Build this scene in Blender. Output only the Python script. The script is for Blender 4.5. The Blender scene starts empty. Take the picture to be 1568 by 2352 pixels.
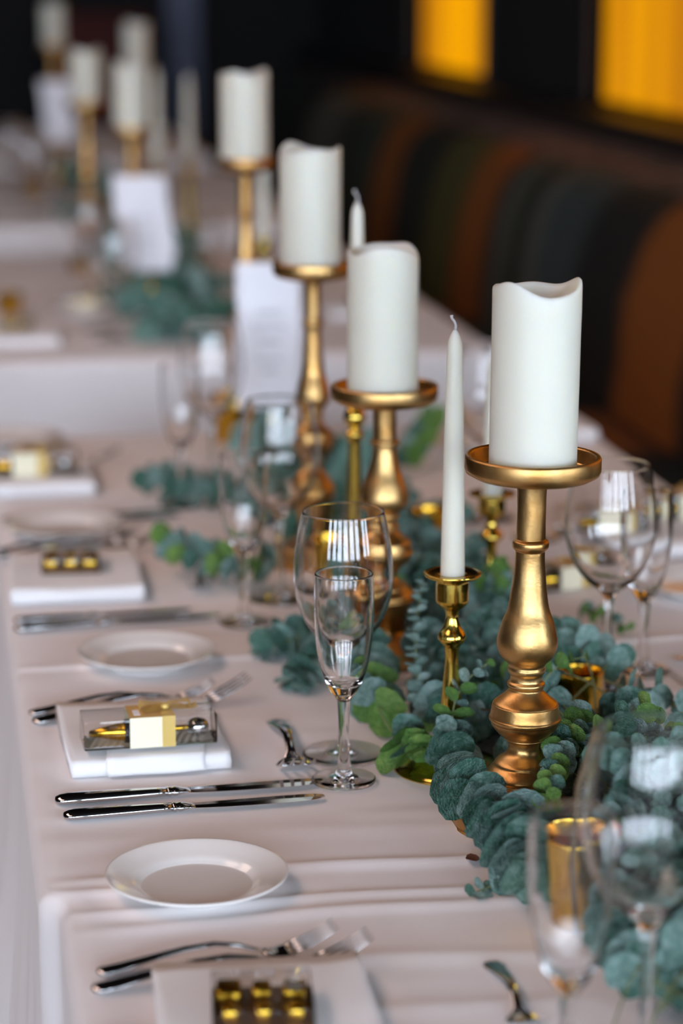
import bpy, bmesh, math, random
from mathutils import Vector, Matrix, noise
random.seed(7)
SC = bpy.context.scene
COL = SC.collection
PI = math.pi

# ------------------------------------------------------------------ camera, light, exposure
cam_d = bpy.data.cameras.new('camera')
cam = bpy.data.objects.new('camera', cam_d); COL.objects.link(cam)
cam.location = (-0.55, 0.0, 1.495)
cam.rotation_euler = (math.radians(90-12.8), 0, math.radians(-9.5))
cam_d.sensor_fit = 'VERTICAL'; cam_d.sensor_height = 36; cam_d.sensor_width = 24
cam_d.lens = 85.0; cam_d.clip_start = 0.05; cam_d.clip_end = 60
cam_d.dof.use_dof = True; cam_d.dof.focus_distance = 2.12; cam_d.dof.aperture_fstop = 2.8
SC.camera = cam
SC.view_settings.view_transform = 'Standard'; SC.view_settings.look = 'None'
SC.view_settings.gamma = 1; SC.view_settings.use_curve_mapping = False
SC.view_settings.exposure = 0.12
SC.cycles.use_denoising = True
SC.cycles.max_bounces = 14; SC.cycles.transmission_bounces = 14; SC.cycles.glossy_bounces = 6
SC.cycles.diffuse_bounces = 4; SC.cycles.transparent_max_bounces = 16
SC.cycles.sample_clamp_indirect = 40
wd = bpy.data.worlds.new('world'); SC.world = wd; wd.use_nodes = True
wd.node_tree.nodes['Background'].inputs[0].default_value = (0.05, 0.055, 0.07, 1)
wd.node_tree.nodes['Background'].inputs[1].default_value = 0.3
WINDOW_LIGHT = 17.5      # daylight panes in the wall behind the camera and in the added side windows
LAMP_POWER = 11.0        # warm ceiling lamps
def lamp(name, loc, size, power, color, rot=(0, 0, 0)):
    l = bpy.data.lights.new(name, 'AREA'); l.shape = 'DISK'; l.size = size; l.energy = power; l.color = color
    o = bpy.data.objects.new(name, l); COL.objects.link(o); o.location = loc; o.rotation_euler = rot
    return o
for i, (x, y) in enumerate([(-2.4, 1.0), (-2.4, 2.8), (-2.4, 4.6)]):
    lamp('ceiling_lamp_light', (x, y, 3.6), 1.6, LAMP_POWER*2.05, (1.0, 0.69, 0.58))

# ------------------------------------------------------------------ material helpers
def lin(r, g, b):
    f = lambda c: ((c/255+0.055)/1.055)**2.4 if c > 10 else c/255/12.92
    return (f(r), f(g), f(b), 1)
def mat(name, base=(.8, .8, .8, 1), rough=.5, metal=0, **kw):
    m = bpy.data.materials.new(name); m.use_nodes = True
    b = m.node_tree.nodes['Principled BSDF']
    b.inputs['Base Color'].default_value = base; b.inputs['Roughness'].default_value = rough
    b.inputs['Metallic'].default_value = metal
    for k, v in kw.items(): b.inputs[k.replace('_', ' ')].default_value = v
    return m
def nd(m, typ, **kw):
    n = m.node_tree.nodes.new(typ)
    for k, v in kw.items(): setattr(n, k, v)
    return n
def lk(m, a, b): m.node_tree.links.new(a, b)
def bs(m): return m.node_tree.nodes['Principled BSDF']
def noise_node(m, scale=5, detail=3, vec=None, stretch=None, coord='Object'):
    t = nd(m, 'ShaderNodeTexCoord'); n = nd(m, 'ShaderNodeTexNoise')
    n.inputs['Scale'].default_value = scale; n.inputs['Detail'].default_value = detail
    if stretch:
        mp = nd(m, 'ShaderNodeMapping'); mp.inputs['Scale'].default_value = stretch
        lk(m, t.outputs[coord], mp.inputs[0]); lk(m, mp.outputs[0], n.inputs['Vector'])
    else: lk(m, t.outputs[coord], n.inputs['Vector'])
    return n
def ramp(m, src, stops, interp='LINEAR'):
    r = nd(m, 'ShaderNodeValToRGB'); cr = r.color_ramp; cr.interpolation = interp
    cr.elements[0].position = stops[0][0]; cr.elements[0].color = stops[0][1]
    cr.elements[1].position = stops[-1][0]; cr.elements[1].color = stops[-1][1]
    for p, c in stops[1:-1]:
        e = cr.elements.new(p); e.color = c
    lk(m, src, r.inputs[0]); return r
def bump(m, src, strength=.2, dist=.001):
    b = nd(m, 'ShaderNodeBump'); b.inputs['Strength'].default_value = strength; b.inputs['Distance'].default_value = dist
    lk(m, src, b.inputs['Height']); lk(m, b.outputs[0], bs(m).inputs['Normal']); return b

def make_cloth_mat(name, c1, c2):
    m = mat(name, c1, .85); bs(m).inputs['Sheen Weight'].default_value = .25
    n = noise_node(m, 6, 4); r = ramp(m, n.outputs[0], [(.3, c2), (.7, c1)]); lk(m, r.outputs[0], bs(m).inputs[0])
    w = noise_node(m, 900, 2); bump(m, w.outputs[0], .25, .0004); return m
M_CLOTH = make_cloth_mat('tablecloth_white', lin(242, 238, 238), lin(237, 232, 232))
M_NAPKIN = make_cloth_mat('napkin_white', lin(246, 246, 247), lin(240, 241, 243))
M_WAX = mat('ivory_wax', lin(215, 214, 200), .45, 0, Subsurface_Weight=.8, Subsurface_Scale=.025)
bs(M_WAX).inputs['Subsurface Radius'].default_value = (1, .8, .5)
_n = noise_node(M_WAX, 60, 3); bump(M_WAX, _n.outputs[0], .08, .001)
def make_gold(name, a, b, rough, bump_s=.25, scale=55):
    m = mat(name, a, rough, 1.0)
    n = noise_node(m, 26, 5); r = ramp(m, n.outputs[0], [(.35, b), (.6, a)]); lk(m, r.outputs[0], bs(m).inputs[0])
    n2 = noise_node(m, 30, 4); r2 = ramp(m, n2.outputs[0], [(.3, (rough*.8,)*3+(1,)), (.75, (rough*1.3,)*3+(1,))]); lk(m, r2.outputs[0], bs(m).inputs['Roughness'])
    if bump_s:
        n3 = noise_node(m, scale*6, 3); bump(m, n3.outputs[0], bump_s, .0006)
    return m
M_GOLD = make_gold('satin_gold_paint', lin(206, 168, 110), lin(184, 136, 76), .36)
M_BRASS = make_gold('polished_brass', lin(222, 190, 90), lin(196, 158, 62), .14, .06)
M_VOTIVE = make_gold('gold_mirror_glass', lin(232, 190, 84), lin(205, 160, 50), .16, .12, 20)
M_GOLDFOIL = make_gold('gold_foil', lin(240, 200, 70), lin(190, 140, 30), .2, .5, 30)
M_CHROME = mat('polished_steel', lin(200, 200, 200), .09, 1)
M_PORC = mat('white_porcelain', lin(243, 240, 236), .12, 0, Coat_Weight=.5, Coat_Roughness=.05)
M_GLASS = mat('clear_glass', (1, 1, 1, 1), 0.0, 0, Transmission_Weight=1.0, IOR=1.43)
M_LEAF = mat('eucalyptus_leaf', lin(70, 110, 98), .6); bs(M_LEAF).inputs['Specular IOR Level'].default_value = .3
def leaf_mat(m, stops):
    oi = nd(m, 'ShaderNodeObjectInfo'); n = noise_node(m, 2.2, 6)
    ad = nd(m, 'ShaderNodeMath', operation='MULTIPLY_ADD'); ad.inputs[1].default_value = .85; lk(m, n.outputs[0], ad.inputs[0])
    mu = nd(m, 'ShaderNodeMath', operation='MULTIPLY'); mu.inputs[1].default_value = .32; lk(m, oi.outputs['Random'], mu.inputs[0])
    lk(m, mu.outputs[0], ad.inputs[2])
    r = ramp(m, ad.outputs[0], stops); 
    # pale midrib along local y
    t = nd(m, 'ShaderNodeTexCoord'); sp = nd(m, 'ShaderNodeSeparateXYZ'); lk(m, t.outputs['UV'], sp.inputs[0])
    s1 = nd(m, 'ShaderNodeMath', operation='SUBTRACT'); s1.inputs[1].default_value = .5; lk(m, sp.outputs[0], s1.inputs[0])
    ab = nd(m, 'ShaderNodeMath', operation='ABSOLUTE'); lk(m, s1.outputs[0], ab.inputs[0])
    mr = nd(m, 'ShaderNodeMapRange'); mr.inputs[1].default_value = 0; mr.inputs[2].default_value = .022; mr.inputs[3].default_value = .3; mr.inputs[4].default_value = 0
    lk(m, ab.outputs[0], mr.inputs[0])
    mx = nd(m, 'ShaderNodeMix', data_type='RGBA'); mx.inputs[7].default_value = lin(150, 178, 160)
    lk(m, mr.outputs[0], mx.inputs[0]); lk(m, r.outputs[0], mx.inputs[6]); lk(m, mx.outputs[2], bs(m).inputs[0])
    n2 = noise_node(m, 7, 5); bump(m, n2.outputs[0], .5, .05)
leaf_mat(M_LEAF, [(.22, lin(38, 76, 58)), (.42, lin(72, 116, 100)), (.62, lin(116, 150, 140)), (.85, lin(162, 188, 182))])
M_LEAFY = mat('young_eucalyptus_leaf', lin(110, 150, 70), .5)
leaf_mat(M_LEAFY, [(.2, lin(60, 105, 45)), (.55, lin(95, 140, 62)), (.85, lin(140, 172, 90))])
M_LEAFP = mat('pale_eucalyptus_leaf', lin(140, 166, 156), .6)
leaf_mat(M_LEAFP, [(.2, lin(96, 130, 116)), (.5, lin(138, 168, 158)), (.85, lin(184, 204, 198))])
M_STEM = mat('eucalyptus_stem', lin(128, 140, 96), .6)
M_STEMB = mat('brown_twig', lin(96, 80, 56), .7)
M_BROWNLEAF = mat('dry_brown_leaf', lin(96, 56, 40), .7)
M_PAPER = mat('card_paper', lin(240, 240, 246), .7)
M_INK = mat('grey_ink', lin(150, 148, 152), .7)
M_CREAM = mat('cream_paper', lin(250, 244, 214), .7)
M_KRAFT = mat('gold_tan_paper', lin(214, 176, 112), .5)
M_RIBBON = mat('gold_organza', lin(238, 206, 120), .35, .2); bs(M_RIBBON).inputs['Alpha'].default_value = .82
M_BROWNBOX = mat('brown_foil_tray', lin(110, 76, 34), .3, .6)
M_BLACK = mat('black_rubber', lin(18, 18, 18), .4)
M_CORR = mat('ridged_card', lin(205, 196, 182), .7)
def plastic():
    m = bpy.data.materials.new('clear_plastic'); m.use_nodes = True; nt = m.node_tree; nt.nodes.clear()
    o = nt.nodes.new('ShaderNodeOutputMaterial'); t = nt.nodes.new('ShaderNodeBsdfTransparent'); g = nt.nodes.new('ShaderNodeBsdfGlossy')
    t.inputs[0].default_value = (.985, .985, .985, 1); g.inputs['Roughness'].default_value = .04
    f = nt.nodes.new('ShaderNodeFresnel'); f.inputs[0].default_value = 1.5
    x = nt.nodes.new('ShaderNodeMixShader')
    nt.links.new(f.outputs[0], x.inputs[0]); nt.links.new(t.outputs[0], x.inputs[1]); nt.links.new(g.outputs[0], x.inputs[2]); nt.links.new(x.outputs[0], o.inputs[0])
    return m
M_PLASTIC = plastic()
def emis(name, col, s, streak=None):
    m = bpy.data.materials.new(name); m.use_nodes = True; nt = m.node_tree
    b = nt.nodes['Principled BSDF']; b.inputs['Base Color'].default_value = (0, 0, 0, 1)
    b.inputs['Emission Color'].default_value = col; b.inputs['Emission Strength'].default_value = s
    if streak:
        n = noise_node(m, 1.0, 3, stretch=(1, 2.4, .12)); r = ramp(m, n.outputs[0], [(.38, streak), (.56, col)]); lk(m, r.outputs[0], b.inputs['Emission Color'])
    return m
M_DAY = emis('daylight_pane', (0.79, 0.91, 1.08, 1), WINDOW_LIGHT)
M_AMBER = emis('amber_glass_lit', lin(250, 168, 0), .95, lin(196, 122, 10))
M_DARKWOOD = mat('black_stained_wood', lin(16, 13, 12), .45)
M_WALL = mat('dark_wall_paint', lin(16, 14, 15), .9)
M_CEIL = mat('ceiling_paint', lin(30, 24, 22), .9)
M_FLOOR = mat('dark_floor_boards', lin(58, 42, 34), .6)
_n = noise_node(M_FLOOR, 3, 4, stretch=(8, 1, 1)); _r = ramp(M_FLOOR, _n.outputs[0], [(.3, lin(36, 26, 20)), (.7, lin(62, 44, 34))]); lk(M_FLOOR, _r.outputs[0], bs(M_FLOOR).inputs[0])
M_TABLE = mat('table_wood', lin(90, 60, 40), .5)
M_REDCHAIR = mat('dark_red_fabric', lin(70, 26, 24), .9)
M_GREYCURT = mat('blue_grey_fabric', lin(116, 120, 140), .9)
def make_banquette_mat():
    m = mat('striped_banquette_fabric', (.1, .1, .1, 1), .9)
    t = nd(m, 'ShaderNodeTexCoord'); sp = nd(m, 'ShaderNodeSeparateXYZ'); lk(m, t.outputs['Object'], sp.inputs[0])
    n = noise_node(m, 5, 4); 
    a = nd(m, 'ShaderNodeMath', operation='MULTIPLY_ADD'); a.inputs[1].default_value = .16; a.inputs[2].default_value = -.08; lk(m, n.outputs[0], a.inputs[0])
    s = nd(m, 'ShaderNodeMath', operation='ADD'); lk(m, sp.outputs[1], s.inputs[0]); lk(m, a.outputs[0], s.inputs[1])
    mr = nd(m, 'ShaderNodeMapRange'); mr.inputs[1].default_value = 4.0; mr.inputs[2].default_value = 12.0; lk(m, s.outputs[0], mr.inputs[0])
    K = lin(14, 17, 13); G = lin(50, 62, 48); GR = lin(96, 98, 88); BG = lin(58, 72, 74); RU = lin(150, 84, 12); OL = lin(84, 84, 34); DG = lin(32, 42, 32)
    st = [(4.0, K), (4.6, DG), (4.9, K), (5.0, RU), (5.4, RU), (5.5, K), (5.85, K), (6.0, BG), (6.25, BG), (6.4, GR), (6.5, K), (6.62, G), (6.74, GR), (6.86, K), (6.96, RU), (7.24, RU), (7.34, OL), (7.7, OL), (7.85, K), (8.1, DG), (8.3, K), (8.42, RU), (8.72, RU), (8.85, G), (9.3, G), (9.5, K), (9.9, GR), (10.4, GR), (10.6, K), (12, DG)]
    r = ramp(m, mr.outputs[0], [((y-4)/8, c) for y, c in st])
    n2 = noise_node(m, 60, 3); mx = nd(m, 'ShaderNodeMix', data_type='RGBA', blend_type='MULTIPLY'); mx.inputs[0].default_value = .6
    r2 = ramp(m, n2.outputs[0], [(.35, (.35, .35, .35, 1)), (.65, (1, 1, 1, 1))]); lk(m, r.outputs[0], mx.inputs[6]); lk(m, r2.outputs[0], mx.inputs[7]); lk(m, mx.outputs[2], bs(m).inputs[0])
    return m
M_BANQ = make_banquette_mat()
M_BANQTOP = mat('brown_tweed_fabric', lin(96, 78, 72), .95)
_n = noise_node(M_BANQTOP, 14, 4); _r = ramp(M_BANQTOP, _n.outputs[0], [(.35, lin(66, 56, 48)), (.65, lin(118, 94, 88))]); lk(M_BANQTOP, _r.outputs[0], bs(M_BANQTOP).inputs[0])

# ------------------------------------------------------------------ mesh helpers
def mesh_obj(name, verts, faces, m, parent=None, smooth=True, uvs=None):
    me = bpy.data.meshes.new(name); me.from_pydata(verts, [], faces); me.update()
    if smooth: me.polygons.foreach_set('use_smooth', [True]*len(me.polygons))
    if uvs is not None:
        ul = me.uv_layers.new(); 
        for l in me.loops: ul.data[l.index].uv = uvs[l.vertex_index]
    if m: me.materials.append(m)
    o = bpy.data.objects.new(name, me); COL.objects.link(o)
    if parent: o.parent = parent
    return o
def tag(o, label=None, cat=None, group=None, kind=None):
    if label: o['label'] = label
    if cat: o['category'] = cat
    if group: o['group'] = group
    if kind: o['kind'] = kind
    return o
def empty(name, loc=(0, 0, 0), rz=0, label=None, cat=None, group=None):
    o = bpy.data.objects.new(name, None); COL.objects.link(o); o.location = loc; o.rotation_euler = (0, 0, rz)
    o.empty_display_size = .02
    return tag(o, label, cat, group)
def copy_tree(o, parent=None):
    c = o.copy(); COL.objects.link(c)
    if parent: c.parent = parent
    for ch in list(o.children): copy_tree(ch, c)
    return c
def smooth_profile(pts, sub=4):
    # Catmull-Rom through the points; a point given twice keeps a corner
    out = []; n = len(pts)
    for i in range(n-1):
        p0 = pts[max(i-1, 0)]; p1 = pts[i]; p2 = pts[i+1]; p3 = pts[min(i+2, n-1)]
        if p1 == p2: continue
        if p0 == p1: p0 = p1
        for k in range(sub):
            t = k/sub; t2 = t*t; t3 = t2*t
            out.append(tuple(.5*((2*p1[j])+(-p0[j]+p2[j])*t+(2*p0[j]-5*p1[j]+4*p2[j]-p3[j])*t2+(-p0[j]+3*p1[j]-3*p2[j]+p3[j])*t3) for j in (0, 1)))
    out.append(pts[-1]); return [(max(r, 0), z) for r, z in out]
def lathe(name, prof, m, parent=None, seg=48, jitter=0):
    V, F = [], []; rings = []
    for r, z in prof:
        if r < 1e-5:
            rings.append([len(V)]); V.append((0, 0, z))
        else:
            rings.append(list(range(len(V), len(V)+seg)))
            for k in range(seg):
                a = 2*PI*k/seg; rr = r+(noise.noise((math.cos(a)*2, math.sin(a)*2, z*60))*jitter if jitter else 0)
                V.append((rr*math.cos(a), rr*math.sin(a), z))
    for a, b in zip(rings, rings[1:]):
        if len(a) == 1 and len(b) == 1: continue
        for k in range(seg):
            k2 = (k+1) % seg
            if len(a) == 1: F.append((a[0], b[k2], b[k]))
            elif len(b) == 1: F.append((a[k], a[k2], b[0]))
            else: F.append((a[k], a[k2], b[k2], b[k]))
    o = mesh_obj(name, V, F, m, parent)
    return o
def loft(name, secs, m, parent=None, seg=12, power=2.0):
    """secs: (x, y, z, halfwidth_y, halfthick_z); ring in the y-z plane swept along +x"""
    V, F = [], []
    for (x, y, z, w, t) in secs:
        for k in range(seg):
            a = 2*PI*k/seg; c, s = math.cos(a), math.sin(a)
            e = 2/power
            V.append((x, y+w*math.copysign(abs(c)**e, c), z+t*math.copysign(abs(s)**e, s)))
    n = len(secs)
    for i in range(n-1):
        for k in range(seg):
            k2 = (k+1) % seg; F.append((i*seg+k, i*seg+k2, (i+1)*seg+k2, (i+1)*seg+k))
    F.append(tuple(range(seg-1, -1, -1))[::1]); F.append(tuple((n-1)*seg+k for k in range(seg)))
    return mesh_obj(name, V, F, m, parent)
def tube(name, pts, rads, m, parent=None, seg=6):
    V, F = [], []; pts = [Vector(p) for p in pts]; n = len(pts)
    if not hasattr(rads, '__len__'): rads = [rads]*n
    ref = Vector((0, 0, 1))
    for i, p in enumerate(pts):
        t = (pts[min(i+1, n-1)]-pts[max(i-1, 0)]).normalized()
        if abs(t.dot(ref)) > .95: ref = Vector((1, 0, 0))
        a = t.cross(ref).normalized(); b = a.cross(t)
        for k in range(seg):
            q = p+(a*math.cos(2*PI*k/seg)+b*math.sin(2*PI*k/seg))*rads[i]; V.append(tuple(q))
    for i in range(n-1):
        for k in range(seg):
            k2 = (k+1) % seg; F.append((i*seg+k, i*seg+k2, (i+1)*seg+k2, (i+1)*seg+k))
    F.append(tuple(range(seg))[::-1]); F.append(tuple((n-1)*seg+k for k in range(seg)))
    return mesh_obj(name, V, F, m, parent)
def box(name, x0, x1, y0, y1, z0, z1, m, parent=None, bev=0, seg=2):
    bm = bmesh.new()
    bmesh.ops.create_cube(bm, size=1)
    for v in bm.verts: v.co = Vector(((x0+x1)/2+v.co.x*(x1-x0), (y0+y1)/2+v.co.y*(y1-y0), (z0+z1)/2+v.co.z*(z1-z0)))
    if bev: bmesh.ops.bevel(bm, geom=bm.edges[:], offset=bev, segments=seg, affect='EDGES', profile=.5)
    me = bpy.data.meshes.new(name); bm.to_mesh(me); bm.free()
    if bev: me.polygons.foreach_set('use_smooth', [True]*len(me.polygons))
    me.materials.append(m); o = bpy.data.objects.new(name, me); COL.objects.link(o)
    if parent: o.parent = parent
    return o
def spline(pts, n):
    P = [Vector(p) for p in pts]; m = len(P)-1; out = []
    for i in range(n):
        u = i/(n-1)*m; k = min(int(u), m-1); t = u-k
        p0 = P[max(k-1, 0)]; p1 = P[k]; p2 = P[k+1]; p3 = P[min(k+2, m)]
        out.append(.5*((2*p1)+(p2-p0)*t+(2*p0-5*p1+4*p2-p3)*t*t+(3*p1-p0-3*p2+p3)*t*t*t))
    return out
def struct(o): o['kind'] = 'structure'; return o

# ------------------------------------------------------------------ room shell
TZ = 0.75
struct(box('floor', -7.5, 7.1, -7.1, 13.2, -.06, 0, M_FLOOR))
struct(box('ceiling', -7.5, 7.1, -7.1, 13.2, 4.2, 4.3, M_CEIL))
wl = struct(empty('wall_left'))
SY = [(-6.3, -4.6), (-3.8, -2.1)]
def added_side_windows(x, y0, y1, wall, n0, SY=SY):  # unseen windows added to spread daylight onto the candle edges
    s = 1 if x > 0 else -1; xa, xb = sorted((x, x+.1*s))
    box('wall_panel', xa, xb, y0, y1, 0, .95, M_WALL, wall); box('wall_panel', xa, xb, y0, y1, 3.7, 4.2, M_WALL, wall)
    ys = [y0]+[v for a in SY for v in a]+[y1]
    for a, b in zip(ys[::2], ys[1::2]): box('wall_panel', xa, xb, a, b, .95, 3.7, M_WALL, wall)
    for i, (a, b) in enumerate(SY):
        wi = struct(empty('window_%d' % (n0+i)))
        box('window_pane', *sorted((x+.05*s, x+.06*s)), a, b, .95, 3.7, M_DAY, wi)
        for q in (a+.42, (a+b)/2, b-.42): box('window_frame', *sorted((x, x+.045*s)), q-.035, q+.035, .95, 3.7, M_DARKWOOD, wi)
added_side_windows(-7.5, -7.1, 13.2, wl, 10, SY[:1])
struct(box('wall_back', -7.5, 1.6, 13.1, 13.2, 0, 4.2, M_WALL))
# right wall: below and between the amber windows
w = struct(empty('wall_right'))
Z0, Z1 = 1.075, 2.3
AMB = [(2.2, 4.2), (5.6, 7.48), (8.97, 10.37)]
YB = 1.0
box('wall_panel', 1.5, 1.6, YB, 13.1, 0, Z0, M_WALL, w); box('wall_panel', 1.5, 1.6, YB, 13.1, Z1, 4.2, M_WALL, w)
ys = [YB]+[v for a in AMB for v in a]+[13.1]
for a, b in zip(ys[::2], ys[1::2]): box('wall_panel', 1.5, 1.6, a, b, Z0, Z1, M_WALL, w)
box('wall_panel', 1.6, 7.0, YB, YB+.1, 0, 4.2, M_WALL, w); added_side_windows(7.0, -7.1, YB+.1, w, 12)
for i, (a, b) in enumerate(AMB):
    wi = struct(empty('window_%d' % (i+1)))
    box('amber_pane', 1.54, 1.55, a, b, Z0, Z1, M_AMBER, wi)
    for (c, d, e, f) in ((a-.03, a, Z0-.03, Z1+.03), (b, b+.03, Z0-.03, Z1+.03)): box('window_frame', 1.485, 1.56, c, d, e, f, M_DARKWOOD, wi)
    box('window_frame', 1.485, 1.56, a, b, Z0-.03, Z0, M_DARKWOOD, wi); box('window_frame', 1.485, 1.56, a, b, Z1, Z1+.03, M_DARKWOOD, wi)
struct(box('trim_1', 1.36, 1.5, 1.2, 13.05, 1.005, 1.06, M_DARKWOOD))
# front wall (behind the camera) with tall daylight windows
w = struct(empty('wall_front'))
WX = [(-6.6, -4.9), (-4.1, -2.4), (-1.6, .1), (.9, 2.6), (3.4, 5.1)]
WZ0, WZ1, FY = .95, 3.7, -7.0
box('wall_panel', -7.5, 7.1, FY-.1, FY, 0, WZ0, M_WALL, w); box('wall_panel', -7.5, 7.1, FY-.1, FY, WZ1, 4.2, M_WALL, w)
xs = [-7.5]+[v for a in WX for v in a]+[7.1]
for a, b in zip(xs[::2], xs[1::2]): box('wall_panel', a, b, FY-.1, FY, WZ0, WZ1, M_WALL, w)
for i, (a, b) in enumerate(WX):
    wi = struct(empty('window_%d' % (i+5)))
    box('window_pane', a, b, FY-.06, FY-.05, WZ0, WZ1, M_DAY, wi)
    mid = (a+b)/2
    for q in (a+.42, mid, b-.42): box('window_frame', q-.035, q+.035, FY-.045, FY, WZ0, WZ1, M_DARKWOOD, wi)
    for z in (1.8, 2.8): box('window_frame', a, b, FY-.045, FY-.005, z-.015, z+.015, M_DARKWOOD, wi)

# ------------------------------------------------------------------ banquette along the right wall
bq = empty('banquette_bench', (0, 0, 0), 0, 'long banquette bench with dark rust-striped rounded back under the amber windows', 'bench')
def extr(name, prof, y0, y1, ny, m, parent, cap=True):
    V, F = [], []
    for j in range(ny+1):
        y = y0+(y1-y0)*j/ny
        for x, z in prof: V.append((x, y, z))
    n = len(prof)
    for j in range(ny):
        for k in range(n): 
            k2 = (k+1) % n; F.append((j*n+k, j*n+k2, (j+1)*n+k2, (j+1)*n+k))
    if cap: F.append(tuple(range(n))[::-1]); F.append(tuple(ny*n+k for k in range(n)))
    o = mesh_obj(name, V, F, m, parent); return o
back = smooth_profile([(1.01, .44), (1.02, .6), (1.045, .75), (1.08, .86), (1.13, .925), (1.2, .955)], 5)+[(1.2, .44)]
extr('backrest', back, 1.2, 12.5, 40, M_BANQ, bq)
top = smooth_profile([(1.2, .956), (1.26, .972), (1.32, .985), (1.36, 1.0)], 3)+[(1.36, .44), (1.2, .44)]
extr('back_top_roll', top, 1.2, 12.5, 4, M_BANQTOP, bq)
seat = smooth_profile([(.60, .34), (.585, .40), (.60, .445), (.66, .46), (1.0, .46)], 4)+[(1.0, .34)]
extr('seat', seat, 1.2, 12.5, 4, M_BANQ, bq)
box('plinth', .66, 1.36, 1.2, 12.5, 0, .34, M_DARKWOOD, bq)

# ------------------------------------------------------------------ tables and cloths
def table(x0, x1, y0, y1, label):
    t = empty('banquet_table', ((x0+x1)/2, (y0+y1)/2, 0), 0, label, 'table')
    hx, hy = (x1-x0)/2-.012, (y1-y0)/2-.012
    box('tabletop', -hx, hx, -hy, hy, .71, .744, M_TABLE, t, .004)
    for sx in (-1, 1):
        for sy in (-1, 1): box('leg', sx*(hx-.06)-.02, sx*(hx-.06)+.02, sy*(hy-.06)-.02, sy*(hy-.06)+.02, 0, .71, M_TABLE, t)
    return t
def sm(a, b, t):
    t = min(1, max(0, (t-a)/(b-a))); return t*t*(3-2*t)
def cloth(name, x0, x1, y0, y1, z, nx, ny, sides, label, hem=.06, creases=(), seed=0, ridge=.0012, step=None):
    """top grid + hanging skirt on the listed sides (L R F B)"""
    V, F = [], []; idx = {}
    def height(x, y):
        h = ridge*noise.noise((x*2.2+seed, y*11, seed))+ridge*.7*noise.noise((x*6+seed*2, y*26, 3))
        for (cx0, cx1, cy, sl, am, wd_) in creases:
            f = sm(cx0-.04, cx0+.04, x)*(1-sm(cx1-.04, cx1+.04, x))
            d = (y-(cy+sl*(x-cx0)+.004*math.sin(x*23+seed)))/wd_
            h += am*f*math.exp(-d*d)
        return h
    for j in range(ny+1):
        for i in range(nx+1):
            x = x0+(x1-x0)*i/nx; y = y0+(y1-y0)*j/ny
            h = height(x, y)
            if step: x += step[1]*(1-sm(step[0]-.02, step[0]+.02, y))*(1-sm(x0, x0+.3, x))
            idx[i, j] = len(V); V.append((x, y, z+.0015+h))
    for j in range(ny):
        for i in range(nx): F.append((idx[i, j], idx[i+1, j], idx[i+1, j+1], idx[i, j+1]))
    # perimeter walk, counter-clockwise
    loops = []
    F_ = [(i, 0, 0, -1) for i in range(nx+1)]; R_ = [(nx, j, 1, 0) for j in range(ny+1)]
    B_ = [(i, ny, 0, 1) for i in range(nx, -1, -1)]; L_ = [(0, j, -1, 0) for j in range(ny, -1, -1)]
    walk = []
    for s, lst in (('F', F_), ('R', R_), ('B', B_), ('L', L_)):
        if s in sides: walk += lst
    if 'B' not in sides and 'F' not in sides: runs = [R_, L_]
    elif 'B' not in sides: runs = [L_+F_+R_]
    elif 'F' not in sides: runs = [R_+B_+L_]
    else: runs = [F_+R_+B_+L_+F_[:1]]
    depths = [.004, .012, .03, .07, .14, .24, .36, .50, .62, z-hem]
    for run in runs:
        prev = None; s = 0; lastp = None
        for (i, j, ax, ay) in run:
            p = V[idx[i, j]]; s = (p[1] if ax else p[0]+3)+.3*seed*(not ax)
            corner = (i in (0, nx)) and (j in (0, ny)) and all(c in sides for c in (('L' if i == 0 else 'R'), ('F' if j == 0 else 'B')))
            nxn, nyn = (ax, ay) if not corner else ((-1 if i == 0 else 1)*.8, (-1 if j == 0 else 1)*.8)
            col = [idx[i, j]]
            for d in depths:
                rnd = min(d, .012); out = .010*math.sin(min(1, rnd/.012)*PI/2)
                f = sm(0, .55, d)
                wv = noise.noise((s*5.2, .7*d, 1.3))*.055+noise.noise((s*14, d*1.2, 5))*.014
                o_ = out+f*(.022+wv*1.15)
                if d > .05: o_ = max(o_, .008)
                zz = p[2]-d if d < z-hem-.001 else z-d
                V.append((p[0]+nxn*o_, p[1]+nyn*o_, zz)); col.append(len(V)-1)
            if prev:
                for a in range(len(depths)): F.append((prev[a], prev[a+1], col[a+1], col[a]))
            prev = col
    o = mesh_obj(name, V, F, M_CLOTH)
    return tag(o, label, 'tablecloth')
table(-.478, .485, .95, 2.53, 'nearest banquet table under the white cloth with the two table-knife setting')
table(-.478, .485, 2.53, 3.85, 'second banquet table joined end to end behind the nearest one')
table(-.49, .525, 4.62, 6.33, 'banquet table standing across the gap behind the joined near tables')
table(-.49, .53, 7.08, 8.9, 'far banquet table of the third row in the dim room')
table(-.49, .53, 9.6, 11.4, 'farthest banquet table before the dark wall')
CR = [(-.45, .48, 1.897, -.004, .0042, .010), (-.45, .30, 1.79, .03, .0036, .010), (-.47, -.1, 1.825, .01, .003, .008), (-.3, .48, 1.70, -.05, .0025, .014),
      (-.47, -.30, 1.872, -.03, .004, .009), (-.2, .45, 2.02, .02, .0015, .02), (-.47, .0, 1.99, -.02, .0016, .02), (-.48, .48, 2.528, .0, .0045, .004),
      (-.47, .2, 2.30, .03, .0010, .02), (-.46, -.1, 1.60, .02, .002, .014)]
cloth('tablecloth', -.478, .485, .95, 2.535, TZ, 60, 330, 'FLR', 'white tablecloth over the nearest table, creased under the front bread plate', creases=CR, seed=1, step=(1.865, .016))
cloth('tablecloth', -.478, .485, 2.5345, 3.85, TZ-.0015, 40, 120, 'BLR', 'white tablecloth behind the hem line, under the setting with the square gold box', seed=2, creases=[(-.48, .48, 3.2, .01, .002, .01)])
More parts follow.
